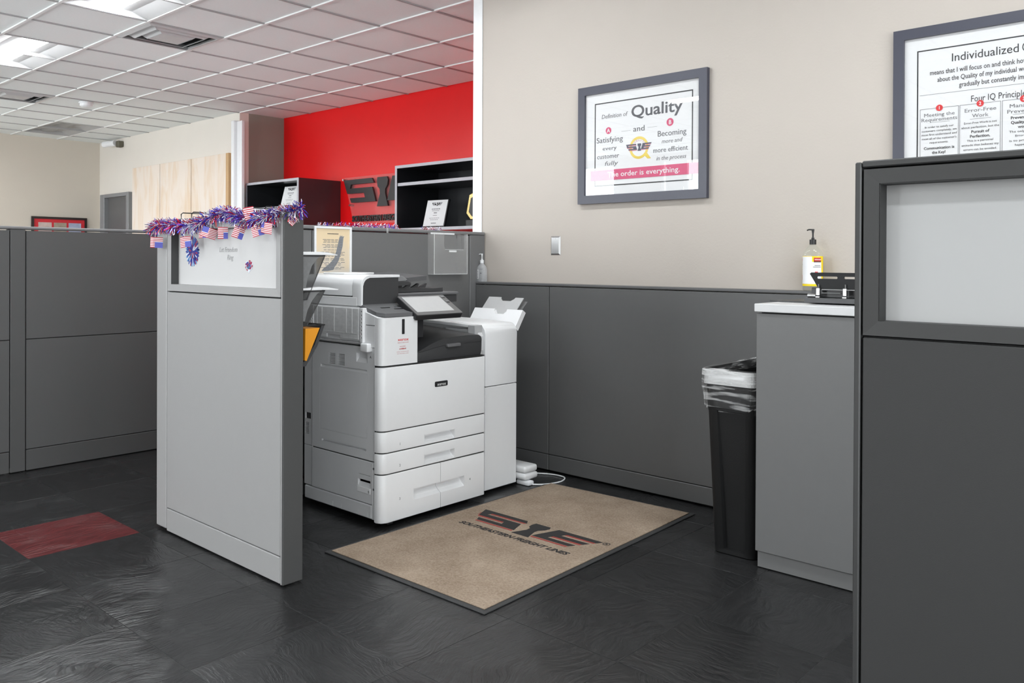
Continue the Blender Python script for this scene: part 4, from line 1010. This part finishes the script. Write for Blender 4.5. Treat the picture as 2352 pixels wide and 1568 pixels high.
multi_text([('Meeting the', c1_, 1.850, .0150, .118, 'CENTER', 0, 0), ('Requirements', c1_, 1.830, .0150, .138, 'CENTER', 0, 0), ('Error-Free', c2_, 1.852, .0150, .115, 'CENTER', 0, 0), ('Work', c2_, 1.829, .0150, .06, 'CENTER', 0, 0), ('Managing', c3_, 1.852, .0150, .10, 'CENTER', 0, 0), ('Prevention', c3_, 1.830, .0150, .115, 'CENTER', 0, 0)], fq, ink_soft, q2)
body = [('In order to satisfy our', c1_, 1.802, .0085, .112), ('customers completely, we', c1_, 1.786, .0085, .136), ('must first understand and', c1_, 1.770, .0085, .136), ('meet all of the customer\'s', c1_, 1.753, .0085, .134), ('requirements.', c1_, 1.736, .0085, .072),
        ('Error-Free Work is not', c2_, 1.803, .0085, .120), ('about perfection, but the', c2_, 1.785, .0085, .138), ('This is a personal', c2_, 1.730, .0085, .096), ('attitude that believes my', c2_, 1.712, .0085, .136), ('errors can be avoided.', c2_, 1.694, .0085, .122),
        ('The only way to', c3_, 1.752, .0085, .10), ('Error-Free', c3_, 1.735, .0085, .058), ('is to prevent it', c3_, 1.716, .0085, .10), ('happening.', c3_, 1.699, .0085, .06)]
multi_text([(a, b, c, d_, e, 'CENTER', 0, 0) for a, b, c, d_, e in body], fq, M('text_ink', (.08, .08, .082), .7), q2)
bold = [('Communication is', c1_, 1.711, .0115, .118), ('the Key!', c1_, 1.692, .0115, .052), ('Pursuit of', c2_, 1.765, .0115, .066), ('Perfection.', c2_, 1.746, .0115, .074), ('Prevention of', c3_, 1.806, .0115, .092), ('Quality in our', c3_, 1.787, .0115, .09), ('work.', c3_, 1.769, .0115, .04)]
multi_text([(a, b, c, d_, e, 'CENTER', 0, .022) for a, b, c, d_, e in bold], fq, ink, q2)
finish('glass', box(-1.164, -.436, 3.8095, 3.8115, 1.602, 2.192), MATS['picture_glass'], q2)
# ================================================================ MORE3
# ================================================================ things on the partitions
# parchment poster
po = thing('parchment_poster', 'white framed parchment poster with grey wing print on the tall partition', 'poster', (-3.69, 2.662, 1.15))
def parchment():
    m = bpy.data.materials.new('parchment_print'); m.use_nodes = True; nt = m.node_tree; N = nt.nodes; L = nt.links; b = N['Principled BSDF']; b.inputs['Roughness'].default_value = .6
    tc = N.new('ShaderNodeTexCoord'); n1 = N.new('ShaderNodeTexNoise'); n1.inputs['Scale'].default_value = 9; n1.inputs['Detail'].default_value = 3
    L.new(tc.outputs['Object'], n1.inputs['Vector'])
    sp_ = N.new('ShaderNodeSeparateXYZ'); L.new(tc.outputs['Generated'], sp_.inputs[0])
    a = N.new('ShaderNodeMath'); a.operation = 'MULTIPLY_ADD'; a.inputs[1].default_value = .8; L.new(sp_.outputs[2], a.inputs[0]); L.new(n1.outputs['Fac'], a.inputs[2])
    cr = N.new('ShaderNodeValToRGB'); cr.color_ramp.elements[0].position = .45; cr.color_ramp.elements[1].position = 1.05
    cr.color_ramp.elements[0].color = s2l((214, 206, 196))+(1,); cr.color_ramp.elements[1].color = s2l((230, 208, 172))+(1,)
    L.new(a.outputs[0], cr.inputs[0]); L.new(cr.outputs[0], b.inputs['Base Color']); return m
XP = -3.6945
bm = B()
for y0, y1, z0, z1 in ((2.536, 2.549, 1.150, 1.408), (2.764, 2.777, 1.150, 1.408), (2.549, 2.764, 1.150, 1.160), (2.549, 2.764, 1.397, 1.408)): abox(bm, XP, XP+.010, y0, y1, z0, z1, bev=.002)
finish('frame', bm, white_m, po)
finish('print', box(XP, XP+.003, 2.549, 2.764, 1.160, 1.397), parchment(), po)
fo = frame_side((XP+.0031, 2.549, 1.160))
wing = [(.175, .188), (.180, .200), (.168, .196), (.168, .204), (.158, .196), (.156, .205), (.148, .190), (.142, .165), (.130, .120), (.115, .080), (.085, .050), (.045, .025), (.035, .012), (.075, .012), (.110, .018), (.120, .035), (.140, .060), (.155, .095), (.170, .145)]
flat([wing], fo, M('wing_grey', (.22, .23, .25), .7), po, 'wing_print', .0003)
ls = []
zz = .178
for n in (3, 3, 1, 4, 2, 3, 2):
    for k in range(n):
        w_ = random.uniform(.10, .17); x_ = .1075-w_/2; m_ = 5
        for s_ in range(m_):
            a_ = x_+w_*s_/m_; ls.append(rect(a_, a_+w_/m_*random.uniform(.7, .93), zz, zz+.0026))
        zz -= .0074
    zz -= .0050
flat(ls, frame_side((XP+.0035, 2.549, 1.160)), ink_soft, po, 'printed_lines', .0002)
flat([rect(.072+k*.009, .079+k*.009, .208, .2125) for k in range(8)], frame_side((XP+.0035, 2.549, 1.160)), ink, po, 'printed_lines', .0002)

# clear literature holder
ah = thing('literature_holder', 'empty clear acrylic literature holder hung high on the tall partition', 'literature holder', (-3.68, 3.475, 1.14))
y0, y1, zb, zt = 3.335, 3.612, 1.150, 1.400
finish('back_sheet', box(-3.692, -3.689, y0, y1, zb, zt, bev=.0008), acrylic, ah)
fs = B()
aprism(fs, [(y0, zb), (y1, zb), (y1, 1.392), (y1-.024, 1.392), (y1-.024, 1.312), (y1-.034, 1.297), (3.425, 1.297), (3.415, 1.312), (3.415, 1.392), (y0, 1.392)], 'x', -3.637, -3.634)
finish('front_sheet', fs, acrylic, ah)
finish('side_sheet', box(-3.689, -3.637, y0, y0+.003, zb, 1.392), acrylic, ah); finish('side_sheet', box(-3.689, -3.637, y1-.003, y1, zb, 1.392), acrylic, ah)
finish('bottom_sheet', box(-3.689, -3.634, y0, y1, zb-.003, zb), glassy('acrylic_edge', (.95, .95, .95), 1.5, .1, .65, (.9, .9, .9)), ah)
bm = B()
for yy in (y0+.0005, y1-.0025): abox(bm, -3.6375, -3.6335, yy, yy+.002, zb, 1.392)
abox(bm, -3.6375, -3.6335, y0, y1, zb-.001, zb+.001); abox(bm, -3.6375, -3.6335, 3.425, y1-.034, 1.296, 1.298)
finish('bright_edge', bm, glassy('acrylic_rim', (.95, .95, .95), 1.5, .1, .8, (.95, .95, .95)), ah)
finish('label_strip', box(-3.6335, -3.633, 3.455, 3.517, 1.281, 1.292), paper, ah)
multi_text([], lambda x, y: frame_side((0, x, y)), ink_soft, ah) if False else None
finish('top_tape', box(-3.6885, -3.688, y0+.02, y1-.06, 1.388, 1.398), white_m, ah)
for yy, zz in ((3.368, 1.178), (3.572, 1.176), (3.572, 1.372)):
    bm = lathe((0, 0, 0), [(.0, 0)], 3) if False else B()
    aprism(bm, circle(yy, zz, .005, 10), 'x', -3.6888, -3.6875); aprism(bm, rect(yy-.002, yy+.002, zz+.003, zz+.014), 'x', -3.6888, -3.6875)
    finish('keyhole', bm, graphite, ah)
# tape tab on the cap of the tall partition
tag(finish('tape_tab', box(-3.690, -3.6885, 3.02, 3.033, 1.385, 1.413), glassy('tape', (.95, .95, .95), 1.45, .2, .5, (.8, .8, .8)), None), 'scrap of clear tape on the cap of the tall partition', 'tape')

# mesh wall file hung on the back of the front partition
mesh_m = glassy('black_wire_mesh', (.86, .86, .86), 1.2, .4, .24, (.16, .16, .16))
fo_ = thing('wall_file', 'three tier black mesh wall file holding papers behind the light grey partition', 'file holder', (-2.93, 1.9, .8))
for k, (zt, zb) in enumerate(((1.247, 1.075), (1.108, .975))):
    x0, x1 = -3.06, -2.775
    prof_side = [(1.840, zb), (1.875, zb), (1.958, zt), (1.840, zt)]
    bm = B()
    for xe in (x0, x1-.002): aprism(bm, prof_side, 'x', xe, xe+.002)
    aprism(bm, [(1.873, zb), (1.876, zb), (1.959, zt-.001), (1.956, zt-.001)], 'x', x0+.003, x1-.003)
    p_ = finish('pocket', bm, mesh_m, fo_)
    wire = [(x0, 1.842, zt), (x0, 1.958, zt), (x1, 1.958, zt), (x1, 1.842, zt)]
    finish('rim_wire', tube(wire, .0028, 6), black, p_)
    finish('rim_wire', tube([(x1, 1.842, zb), (x1, 1.876, zb), (x1, 1.958, zt)], .002, 6), black, p_)
finish('back_plate', box(-3.06, -2.775, 1.8362, 1.8395, .82, 1.26), black_sat, fo_)
finish('lower_pocket', prism([(1.841, .812), (1.872, .816), (1.925, .892), (1.958, .971), (1.944, .971), (1.912, .896), (1.866, .834), (1.841, .832)], 'x', -3.06, -2.775), charcoal, fo_)
finish('rim_wire', tube([(-3.06, 1.842, .973), (-3.06, 1.958, .973), (-2.775, 1.958, .973), (-2.775, 1.842, .973)], .0028, 6), black, fo_)
def sheaf(label, zb, zt, over, x0=-3.05, x1=-2.7785):
    """a sheaf of papers filling the wall side of a pocket, its top sheets curling out over the rim"""
    bm = prism([(1.842, zb+.02), (1.868, zb+.02), (1.880, zb+(zt-zb)*.45), (1.900, zt-.04), (1.925, zt-.012), (1.950, zt+.0035), (1.842, zt+.0035)], 'x', x0, x1)
    aprism(bm, [(1.842, zt+.004), (1.962, zt+.004), (1.962+over, zt+.002), (1.965+over, zt+.0045), (1.975, zt+.013), (1.93, zt+.016), (1.842, zt+.010)], 'x', x0+.01, x1+.004)
    return tag(finish('paper_stack', bm, paper, None, 40), label, 'papers')
sheaf('white papers curling over the top tier of the mesh wall file', 1.08, 1.247, .055)
sheaf('white papers fanned out of the middle tier of the mesh wall file', .97, 1.108, .060)
tag(finish('orange_folder', prism([(1.866, .838), (1.874, .836), (1.934, .962), (1.868, .962)], 'x', -3.03, -2.7735), M('folder_orange', s2l((216, 142, 30)), .5), None), 'orange folder in the lowest tier of the mesh wall file', 'folder')
# wire hooks over the top of the light grey partition
def hook(x, label, drop=.028, low=1.372):
    pts = [(x+.05, 1.7365, low-.004), (x+.004, 1.7365, low-.002), (x, 1.7365, low+.004), (x, 1.7365, 1.428), (x+.004, 1.742, 1.434), (x+.012, 1.836, 1.434), (x+.014, 1.8395, 1.428), (x+.014, 1.8395, 1.36)]
    tag(finish('wire_hook', tube(pts, .0026, 6), black, None, 60), label, 'hook', 'wire hooks over the light grey partition')
hook(-3.528, 'leftmost black wire hook over the light grey partition top')
hook(-3.432, 'second black wire hook from the left over the light grey partition top')
hook(-2.945, 'third black wire hook from the left, under the upright paper flag')
hook(-2.852, 'rightmost black wire hook, between two striped flags on the partition')

# ---------------- tinsel
tin = [M('tinsel_red', s2l((206, 26, 40)), .22, .55), M('tinsel_blue', s2l((50, 56, 190)), .22, .55), M('tinsel_purple', s2l((104, 74, 190)), .22, .5), M('tinsel_white', s2l((236, 234, 246)), .25, .2), M('tinsel_silver', (.75, .75, .82), .2, .9)]
def tinsel(par, path, n, length, weights, seed):
    rnd = random.Random(seed); pts = smooth_path(path, 8); bm = B(); L_ = len(pts)-1
    run = weights and rnd.choice(range(5))
    for k in range(n):
        u = (k+rnd.random())/n*L_; i = min(int(u), L_-1); f = u-i
        c = pts[i].lerp(pts[i+1], f); tdir = (pts[i+1]-pts[i]).normalized()
        v = Vector((rnd.gauss(0, 1), rnd.gauss(0, 1), rnd.gauss(0, 1))); v = v - tdir*v.dot(tdir)*.7
        if v.length < .1: continue
        v.normalize(); l = length*rnd.uniform(.7, 1.15); w = v.cross(Vector((rnd.gauss(0, 1), rnd.gauss(0, 1), rnd.gauss(0, 1)))).normalized()*.0012
        bend = Vector((rnd.gauss(0, .1), rnd.gauss(0, .1), -.15))*l
        a, b_ = bm.verts.new(c-w), bm.verts.new(c+w)
        m1, m2 = bm.verts.new(c+v*l*.55-w*1.2), bm.verts.new(c+v*l*.55+w*1.2)
        e1, e2 = bm.verts.new(c+v*l+bend-w), bm.verts.new(c+v*l+bend+w)
        if rnd.random() < .10: run = rnd.choices(range(5), weights)[0]
        mi = run if rnd.random() < .45 else rnd.choices(range(5), weights)[0]
        for q in ((a, b_, m2, m1), (m1, m2, e2, e1)):
            fc = bm.faces.new(q); fc.material_index = mi
    o = finish('fringe', bm, tin, par); o['kind'] = 'stuff'; return o
def flag_mat(flip):
    nm = 'paper_flag_print'+('_turned' if flip else '')
    if nm in MATS: return MATS[nm]
    m = bpy.data.materials.new(nm); m.use_nodes = True; nt = m.node_tree; N = nt.nodes; L = nt.links; b = N['Principled BSDF']; b.inputs['Roughness'].default_value = .6
    tc = N.new('ShaderNodeTexCoord'); s_ = N.new('ShaderNodeSeparateXYZ'); L.new(tc.outputs['UV'], s_.inputs[0])
    def mth(op, a, v):
        n = N.new('ShaderNodeMath'); n.operation = op
        if a is not None: L.new(a, n.inputs[0])
        if isinstance(v, (int, float)): n.inputs[1].default_value = v
        else: L.new(v, n.inputs[1])
        return n.outputs[0]
    st = mth('GREATER_THAN', mth('FRACT', mth('MULTIPLY', s_.outputs[1], 6.5), 0), .5)
    st = mth('SUBTRACT', None, st); N[-1].inputs[0].default_value = 1.0
    can = mth('MULTIPLY', mth('LESS_THAN', s_.outputs[0], .42), mth('GREATER_THAN', s_.outputs[1], .46))
    m1 = N.new('ShaderNodeMix'); m1.data_type = 'RGBA'; m1.inputs[6].default_value = s2l((240, 238, 240))+(1,); m1.inputs[7].default_value = s2l((190, 40, 62))+(1,); L.new(st, m1.inputs[0])
    m2 = N.new('ShaderNodeMix'); m2.data_type = 'RGBA'; m2.inputs[7].default_value = s2l((92, 96, 190))+(1,); L.new(can, m2.inputs[0]); L.new(m1.outputs[2], m2.inputs[6])
    L.new(m2.outputs[2], b.inputs['Base Color']); MATS[nm] = m; return m
def flag(par, x, y, ztop, w, h, yaw_, roll_, flip=False, string=.03, fold=.25):
    """small paper flag hanging from a string, slightly folded"""
    w *= .86; h *= .92
    bm = B(); uv = bm.loops.layers.uv.new('UVMap'); n = 4; grid = []
    for i in range(n+1):
        s = i/n; zf = fold*w*(abs(s-.5)-.25)
        grid.append([(Vector(((s-.5)*w, zf, t_*h-h)), (1-s if flip else s, 1-t_ if flip else t_)) for t_ in (0, 1)])
    R_m = Matrix.Translation((x, y, ztop)) @ Matrix.Rotation(yaw_, 4, 'Z') @ Matrix.Rotation(roll_, 4, 'Y')
    vs = [[(bm.verts.new(R_m @ p), u) for p, u in col] for col in grid]
    bk_ = [[(bm.verts.new(R_m @ (p+Vector((0, .0005, 0)))), u) for p, u in col] for col in grid]
    def face(q):
        f = bm.faces.new([v for v, u in q])
        for lp_, (v, u) in zip(f.loops, q): lp_[uv].uv = u
    for i in range(n):
        face((vs[i][0], vs[i+1][0], vs[i+1][1], vs[i][1])); face((bk_[i][1], bk_[i+1][1], bk_[i+1][0], bk_[i][0]))
        for t_ in (0, 1): face((vs[i][t_], vs[i+1][t_], bk_[i+1][t_], bk_[i][t_]))
    f_ = finish('paper_flag', bm, flag_mat(False), par)
    if string: finish('string', tube([(x, y, ztop), (x, y+.003, ztop+string)], .0012, 5), white_m, f_)
    return f_
g1 = thing('tinsel_garland', 'red white and blue tinsel garland with small paper flags along the light grey partition', 'garland', (-3.25, 1.72, 1.39))
gp = [(-3.80, 1.735, 1.372), (-3.70, 1.71, 1.383), (-3.58, 1.712, 1.382), (-3.46, 1.714, 1.376), (-3.35, 1.716, 1.378), (-3.27, 1.722, 1.400), (-3.18, 1.73, 1.418), (-3.10, 1.73, 1.418), (-3.02, 1.725, 1.402), (-2.94, 1.72, 1.392), (-2.87, 1.715, 1.390), (-2.81, 1.72, 1.392), (-2.76, 1.745, 1.404), (-2.725, 1.775, 1.414), (-2.70, 1.80, 1.426)]
finish('cord', tube(smooth_path(gp, 3), .003, 5), tin[4], g1)
tinsel(g1, gp, 3300, .037, [.24, .22, .2, .2, .14], 3)
flag(g1, -3.700, 1.700, 1.330, .075, .052, .5, .05, True, .03, .7)
flag(g1, -3.450, 1.712, 1.328, .075, .050, .25, -.10, True, .03, .3)
flag(g1, -3.300, 1.715, 1.366, .078, .050, -.05, .0, True, .012, .05)
flag(g1, -3.222, 1.712, 1.360, .070, .046, 1.0, .3, False, .02, .5)
flag(g1, -3.130, 1.715, 1.362, .046, .052, .9, .0, True, .03, .2)
flag(g1, -2.988, 1.713, 1.358, .050, .050, 1.15, .35, True, .04, .4)
flag(g1, -2.862, 1.705, 1.362, .058, .046, .55, -.25, True, .03, .2)
flag(g1, -2.790, 1.704, 1.372, .075, .046, .1, .15, False, .03, .3)
flag(g1, -2.895, 1.690, 1.432, .045, .055, .9, -.2, True, 0, .1)
flag(g1, -2.722, 1.780, 1.402, .062, .040, 1.2, .75, False, .02, .2)
g2 = thing('tinsel_garland', 'low sparse tinsel garland lying along the cap of the tall partition behind the copier', 'garland', (-3.735, 3.0, 1.415))
tinsel(g2, [(-3.745, y, 1.418+.003*math.sin(y*9)) for y in (2.60, 2.75, 2.9, 3.05, 3.15)], 620, .026, [.3, .2, .1, .3, .1], 5)
tinsel(g2, [(-3.745, y, 1.417) for y in (3.34, 3.42, 3.50)], 150, .026, [.4, .1, .1, .3, .1], 6)
finish('cord', tube([(-3.745, 2.6, 1.416), (-3.745, 3.5, 1.416)], .002, 5), tin[4], g2)

# gel stickers and handwriting on the white pane
YG = 1.742+.0358
def burst(par, cx, cz, rx, rz, n, cols_, seed, heart=False):
    rnd = random.Random(seed); groups = {}
    for ring, (r0, r1, m) in enumerate(((.70, 1.0, n), (.42, .78, n-5), (.12, .5, max(6, n-10)))):
        for k in range(m):
            a = 2*math.pi*(k+.5*ring)/m + rnd.uniform(-.08, .08); hw = math.pi/m*.85
            sc_ = 1.0
            if heart: sc_ = .62+.38*abs(math.cos(a*1.0-.0))**.6 if math.sin(a) > -.2 else .8+.2*abs(math.sin(a))
            P_ = lambda r, b: (cx+rx*sc_*r*math.cos(b), cz+rz*sc_*r*math.sin(b))
            poly = [P_(r0, a-hw*.4), P_((r0+r1)/2, a-hw), P_(r1*.97, a-hw*.5), P_(r1, a), P_(r1*.97, a+hw*.5), P_((r0+r1)/2, a+hw), P_(r0, a+hw*.4)]
            groups.setdefault((ring, rnd.choices(range(len(cols_)), [5, 3, 3, 1.5][:len(cols_)])[0]), []).append(poly)
    for (ring, ci), pl_ in groups.items():
        flat(pl_, frame_wall((0, YG-.0010-.0006*ring, 0)), cols_[ci], par, 'petal', .0005)
gel = [M('gel_blue', s2l((44, 58, 150)), .3), M('gel_red', s2l((170, 50, 84)), .3), M('gel_white', s2l((226, 232, 244)), .3), M('gel_sky', s2l((92, 150, 208)), .3)]
s_1 = thing('firework_sticker', 'larger blue round firework gel sticker at the left of the white pane', 'sticker', (-3.505, YG, 1.268))
flat([circle(-3.505, 1.268, 1, 4)] if False else [[(-3.505+.054*math.cos(a), 1.266+.060*math.sin(a)) for a in [2*math.pi*k/28 for k in range(28)]]], frame_wall((0, YG-.0006, 0)), gel[0], s_1, 'backing', .0005)
burst(s_1, -3.505, 1.266, .062, .068, 34, gel, 2)
s_2 = thing('heart_sticker', 'smaller heart shaped gel sticker low on the right of the white pane', 'sticker', (-3.035, YG, 1.202))
hp_ = []
for k in range(32):
    a = 2*math.pi*k/32; hp_.append((-3.035+.031*math.sin(a)**3*1.0, 1.203+.0019*(13*math.cos(a)-5*math.cos(2*a)-2*math.cos(3*a)-math.cos(4*a))*.9))
flat([hp_], frame_wall((0, YG-.0006, 0)), gel[2], s_2, 'backing', .0005)
burst(s_2, -3.035, 1.206, .029, .023, 9, [gel[1], gel[0], gel[2]], 4)
rnd = random.Random(9)
for ci in (0, 1, 3):
    pl_ = []
    for k in range(6):
        a = rnd.uniform(-.9, .9)+math.pi/2*(1 if k % 2 else 1); r0 = rnd.uniform(.004, .012); r1 = rnd.uniform(.018, .028)
        c_ = (-3.035, 1.188); d_ = (math.cos(a), math.sin(a)); n_ = (-d_[1]*.0028, d_[0]*.0028)
        pl_.append([(c_[0]+d_[0]*r0, c_[1]+d_[1]*r0), (c_[0]+d_[0]*(r0+r1)/2+n_[0], c_[1]+d_[1]*(r0+r1)/2+n_[1]), (c_[0]+d_[0]*r1, c_[1]+d_[1]*r1), (c_[0]+d_[0]*(r0+r1)/2-n_[0], c_[1]+d_[1]*(r0+r1)/2-n_[1])])
    flat(pl_, frame_wall((0, YG-.0012-.0005*ci, 0)), gel[ci], s_2, 'petal', .0004)
hw = thing('handwriting', 'thin grey handwritten words let freedom ring on the white pane', 'handwriting', (-3.2, YG, 1.26))
wr_ = M('marker_grey', (.30, .30, .305), .7)
multi_text([('Let Freedom', -3.200, 1.262, .021, .145, 'CENTER', .28, -.008), ('Ring', -3.185, 1.230, .021, .05, 'CENTER', .28, -.008)], lambda x, y: frame_wall((x, YG-.0002, y)), wr_, hw, th=.0003)

# ================================================================ far background
pb = thing('plywood_board', 'pale plywood sheets standing against the back wall beside the grey door', 'plywood board', (-10.7, 5.2, 0))
def plywood():
    m = bpy.data.materials.new('plywood'); m.use_nodes = True; nt = m.node_tree; N = nt.nodes; L = nt.links; b = N['Principled BSDF']; b.inputs['Roughness'].default_value = .6
    tc = N.new('ShaderNodeTexCoord'); mp = N.new('ShaderNodeMapping'); mp.inputs['Scale'].default_value = (5, 5, .8); L.new(tc.outputs['Object'], mp.inputs[0])
    n1 = N.new('ShaderNodeTexNoise'); n1.inputs['Scale'].default_value = 1.3; n1.inputs['Detail'].default_value = 5; n1.inputs['Distortion'].default_value = 1.2; L.new(mp.outputs[0], n1.inputs['Vector'])
    cr = N.new('ShaderNodeValToRGB'); cr.color_ramp.elements[0].position = .28; cr.color_ramp.elements[1].position = .55
    cr.color_ramp.elements[0].color = s2l((222, 198, 170))+(1,); cr.color_ramp.elements[1].color = s2l((231, 219, 208))+(1,)
    L.new(n1.outputs['Fac'], cr.inputs[0]); L.new(cr.outputs[0], b.inputs['Base Color']); return m
ply = plywood()
for x0, x1 in ((-12.025, -11.172), (-11.156, -10.292), (-10.276, -9.40)):
    finish('sheet', box(x0, x1, 5.19, 5.238, .02, 2.527, bev=.003), ply, pb)
lab(finish('edge_strip', box(-9.398, -9.335, 5.185, 5.238, .02, 2.527, bev=.002), M('plywood_edge', s2l((196, 160, 118)), .6), pb), 'brown cut edge')
rp = thing('framed_photos', 'black framed red mat with small photographs on the left wall', 'framed picture', (-13.27, 4.66, 1.7))
bm = B()
for y0, y1, z0, z1 in ((4.279, 5.043, 1.815, 1.848), (4.279, 5.043, 1.35, 1.38), (4.279, 4.312, 1.38, 1.815), (5.010, 5.043, 1.38, 1.815)): abox(bm, -13.278, -13.25, y0, y1, z0, z1)
finish('frame', bm, M('frame_black', (.02, .012, .012), .4), rp)
finish('red_mat', box(-13.278, -13.262, 4.312, 5.010, 1.38, 1.815), M('mat_board_red', s2l((206, 42, 54)), .5), rp)
for k, (y0, y1) in enumerate(((4.37, 4.55), (4.58, 4.755), (4.785, 4.96))):
    ph = M('photo_print_%s' % ('brown', 'grey', 'blue')[k], s2l(((196, 176, 170), (160, 145, 130), (170, 178, 205))[k]), .4, var=.35, scale=16)
    finish('photo', box(-13.262, -13.258, y0, y1, 1.62-.02*k, 1.765), ph, rp)

# open overhead shelves on the red wall
hut_in = M('shelf_dark', (.018, .019, .022), .32); hut_side = M('shelf_maroon_side', s2l((62, 38, 42)), .35); edge_m = M('shelf_edge_grey', s2l((178, 178, 184)), .45)
def hutch(label, x0, x1, yf, z0, z1, shelf_z, group=None):
    t = thing('overhead_shelf', label, 'shelf', ((x0+x1)/2, 5.6, z0), group); e = .028
    finish('back', box(x0+e, x1-e, 5.832, 5.848, z0, z1-e), hut_in, t)
    finish('top', box(x0, x1, yf+.006, 5.848, z1-e, z1-.0), hut_in, t)
    finish('bottom', box(x0, x1, yf+.006, 5.848, z0, z0+e), hut_in, t)
    for xa, xb in ((x0, x0+e), (x1-e, x1)): finish('side', box(xa, xb, yf+.006, 5.848, z0+e, z1-e), hut_in, t)
    lab(finish('outer_side', box(x1+.0004, x1+.0034, yf+.006, 5.848, z0, z1), hut_side, t), 'maroon outer side')
    bm = B()
    for a in ((x0, x1, z1-e, z1), (x0, x1, z0, z0+e), (x0, x0+e, z0+e, z1-e), (x1-e, x1, z0+e, z1-e)): abox(bm, a[0], a[1], yf, yf+.0055, a[2], a[3])
    finish('edge_band', bm, edge_m, t)
    s_ = finish('shelf_board', box(x0+e, x1-e, yf+.02, 5.83, shelf_z-.03, shelf_z), hut_in, t)
    finish('shelf_edge', box(x0+e, x1-e, yf+.012, yf+.0195, shelf_z-.03, shelf_z), edge_m, s_)
    return t
hutch('dark open overhead shelf with maroon side at the left of the winged wall sign', -9.10, -7.985, 5.28, 1.50, 2.148, 1.845)
hutch('dark open overhead shelf with grey middle board, cut off by the beige wall end', -6.325, -4.9, 5.28, 1.515, 2.155, 1.985)
def plaque(label, x, z, w, h, lean, yaw_):
    t = thing('award_plaque', label, 'plaque', (x, 5.42, z))
    Rm = Matrix.Translation((x, 5.42, z)) @ Matrix.Rotation(yaw_, 4, 'Z') @ Matrix.Rotation(-lean, 4, 'X')
    def tf(bm): bmesh.ops.transform(bm, matrix=Rm, verts=bm.verts); return bm
    finish('board', tf(box(-w/2-.008, w/2+.010, .001, .022, .012, h+.022, bev=.002)), black, t)
    finish('sheet', tf(box(-w/2, w/2, -.002, .0009, .018, h+.015)), paper, t)
    fr = Rm @ frame_wall((0, -.0022, 0)); k = w*.10
    bk, rd = winged_logo(k, -k*2.5, h*.86)
    flat(bk, fr, ink, t, 'logo')
    ls = []
    for zz, ww, hh in ((.70, .42, .010), (.64, .36, .006), (.55, .16, .012), (.46, .2, .006), (.36, .5, .005), (.30, .4, .005), (.16, .25, .010)):
        for s_ in range(5): ls.append(rect(-w*ww/2+w*ww*s_/5, -w*ww/2+w*ww*(s_+.8)/5, h*zz, h*zz+hh*.8))
    flat(ls, fr, ink_soft, t, 'printed_lines')
    finish('easel', tf(box(-.06, .06, -.02, .10, 0.001, .012)), black, t)
plaque('white award plaque on black board in the left overhead shelf', -8.41, 1.8465, .28, .235, .27, .08)
plaque('white award plaque on black board in the right overhead shelf', -5.93, 1.5445, .265, .265, .27, .08)
aw = thing('gold_award', 'gold and black shield award at the right end of the overhead shelf', 'award', (-5.33, 5.42, 1.544))
sh_o = [(-.17, .12), (-.10, .05), (.10, .05), (.17, .12), (.15, .30), (.0, .36), (-.12, .32)]
finish('shield', prism([(-5.33+a*.8, 1.565+b*.85) for a, b in sh_o], 'y', 5.41, 5.44, bev=.006), M('gold_rim', (.72, .56, .25), .25, .9), aw)
finish('shield_back', prism([(-5.33+a*.95, 1.555+b*.9) for a, b in sh_o], 'y', 5.4405, 5.455, bev=.003), black, aw)
finish('face', prism([(-5.33+a*.55, 1.605+b*.62) for a, b in sh_o], 'y', 5.402, 5.409), black_sat, aw)
finish('base', box(-5.43, -5.23, 5.37, 5.50, 1.5435, 1.605, bev=.004), black, aw)

# raised winged sign on the red wall
ws = thing('wall_sign', 'raised black winged letter sign on clear red plate on the red wall', 'sign', (-7.2, 5.83, 1.9))
plate = glassy('clear_sign_plate', (1, .96, .96), 1.5, .05, .10, (.9, .75, .75))
k = .262; ox, oy = -7.852, 1.882
finish('plate', prism([(ox-.02, oy+k+.03), (ox+k*5.2, oy+k+.03), (ox+k*5.0, 1.64), (ox+.16, 1.64)], 'y', 5.818, 5.824), plate, ws)
bk, rd = winged_logo(k, ox, oy)
for p_, nm in zip(bk, ('letter', 'pillar', 'letter')):
    bm = prism(p_, 'y', 5.795, 5.8175)
    finish(nm, bm, M('sign_black', (.028, .026, .027), .45), ws)
bk2, _ = winged_logo(k*1.0, ox, oy)
me = text_mesh('SOUTHEASTERN FREIGHT LINES', frame_wall((-7.196, 5.8175, 1.668)), .064, 1.02, 'CENTER', .10, .04, .016)
link('lettering', me, MATS['sign_black'], ws)
for x, z in ((-7.862, 2.150), (-7.738, 1.855), (-6.6, 2.150)):
    finish('standoff', tube([(x, 5.849, z), (x, 5.79, z)], .012, 10), chrome, ws)
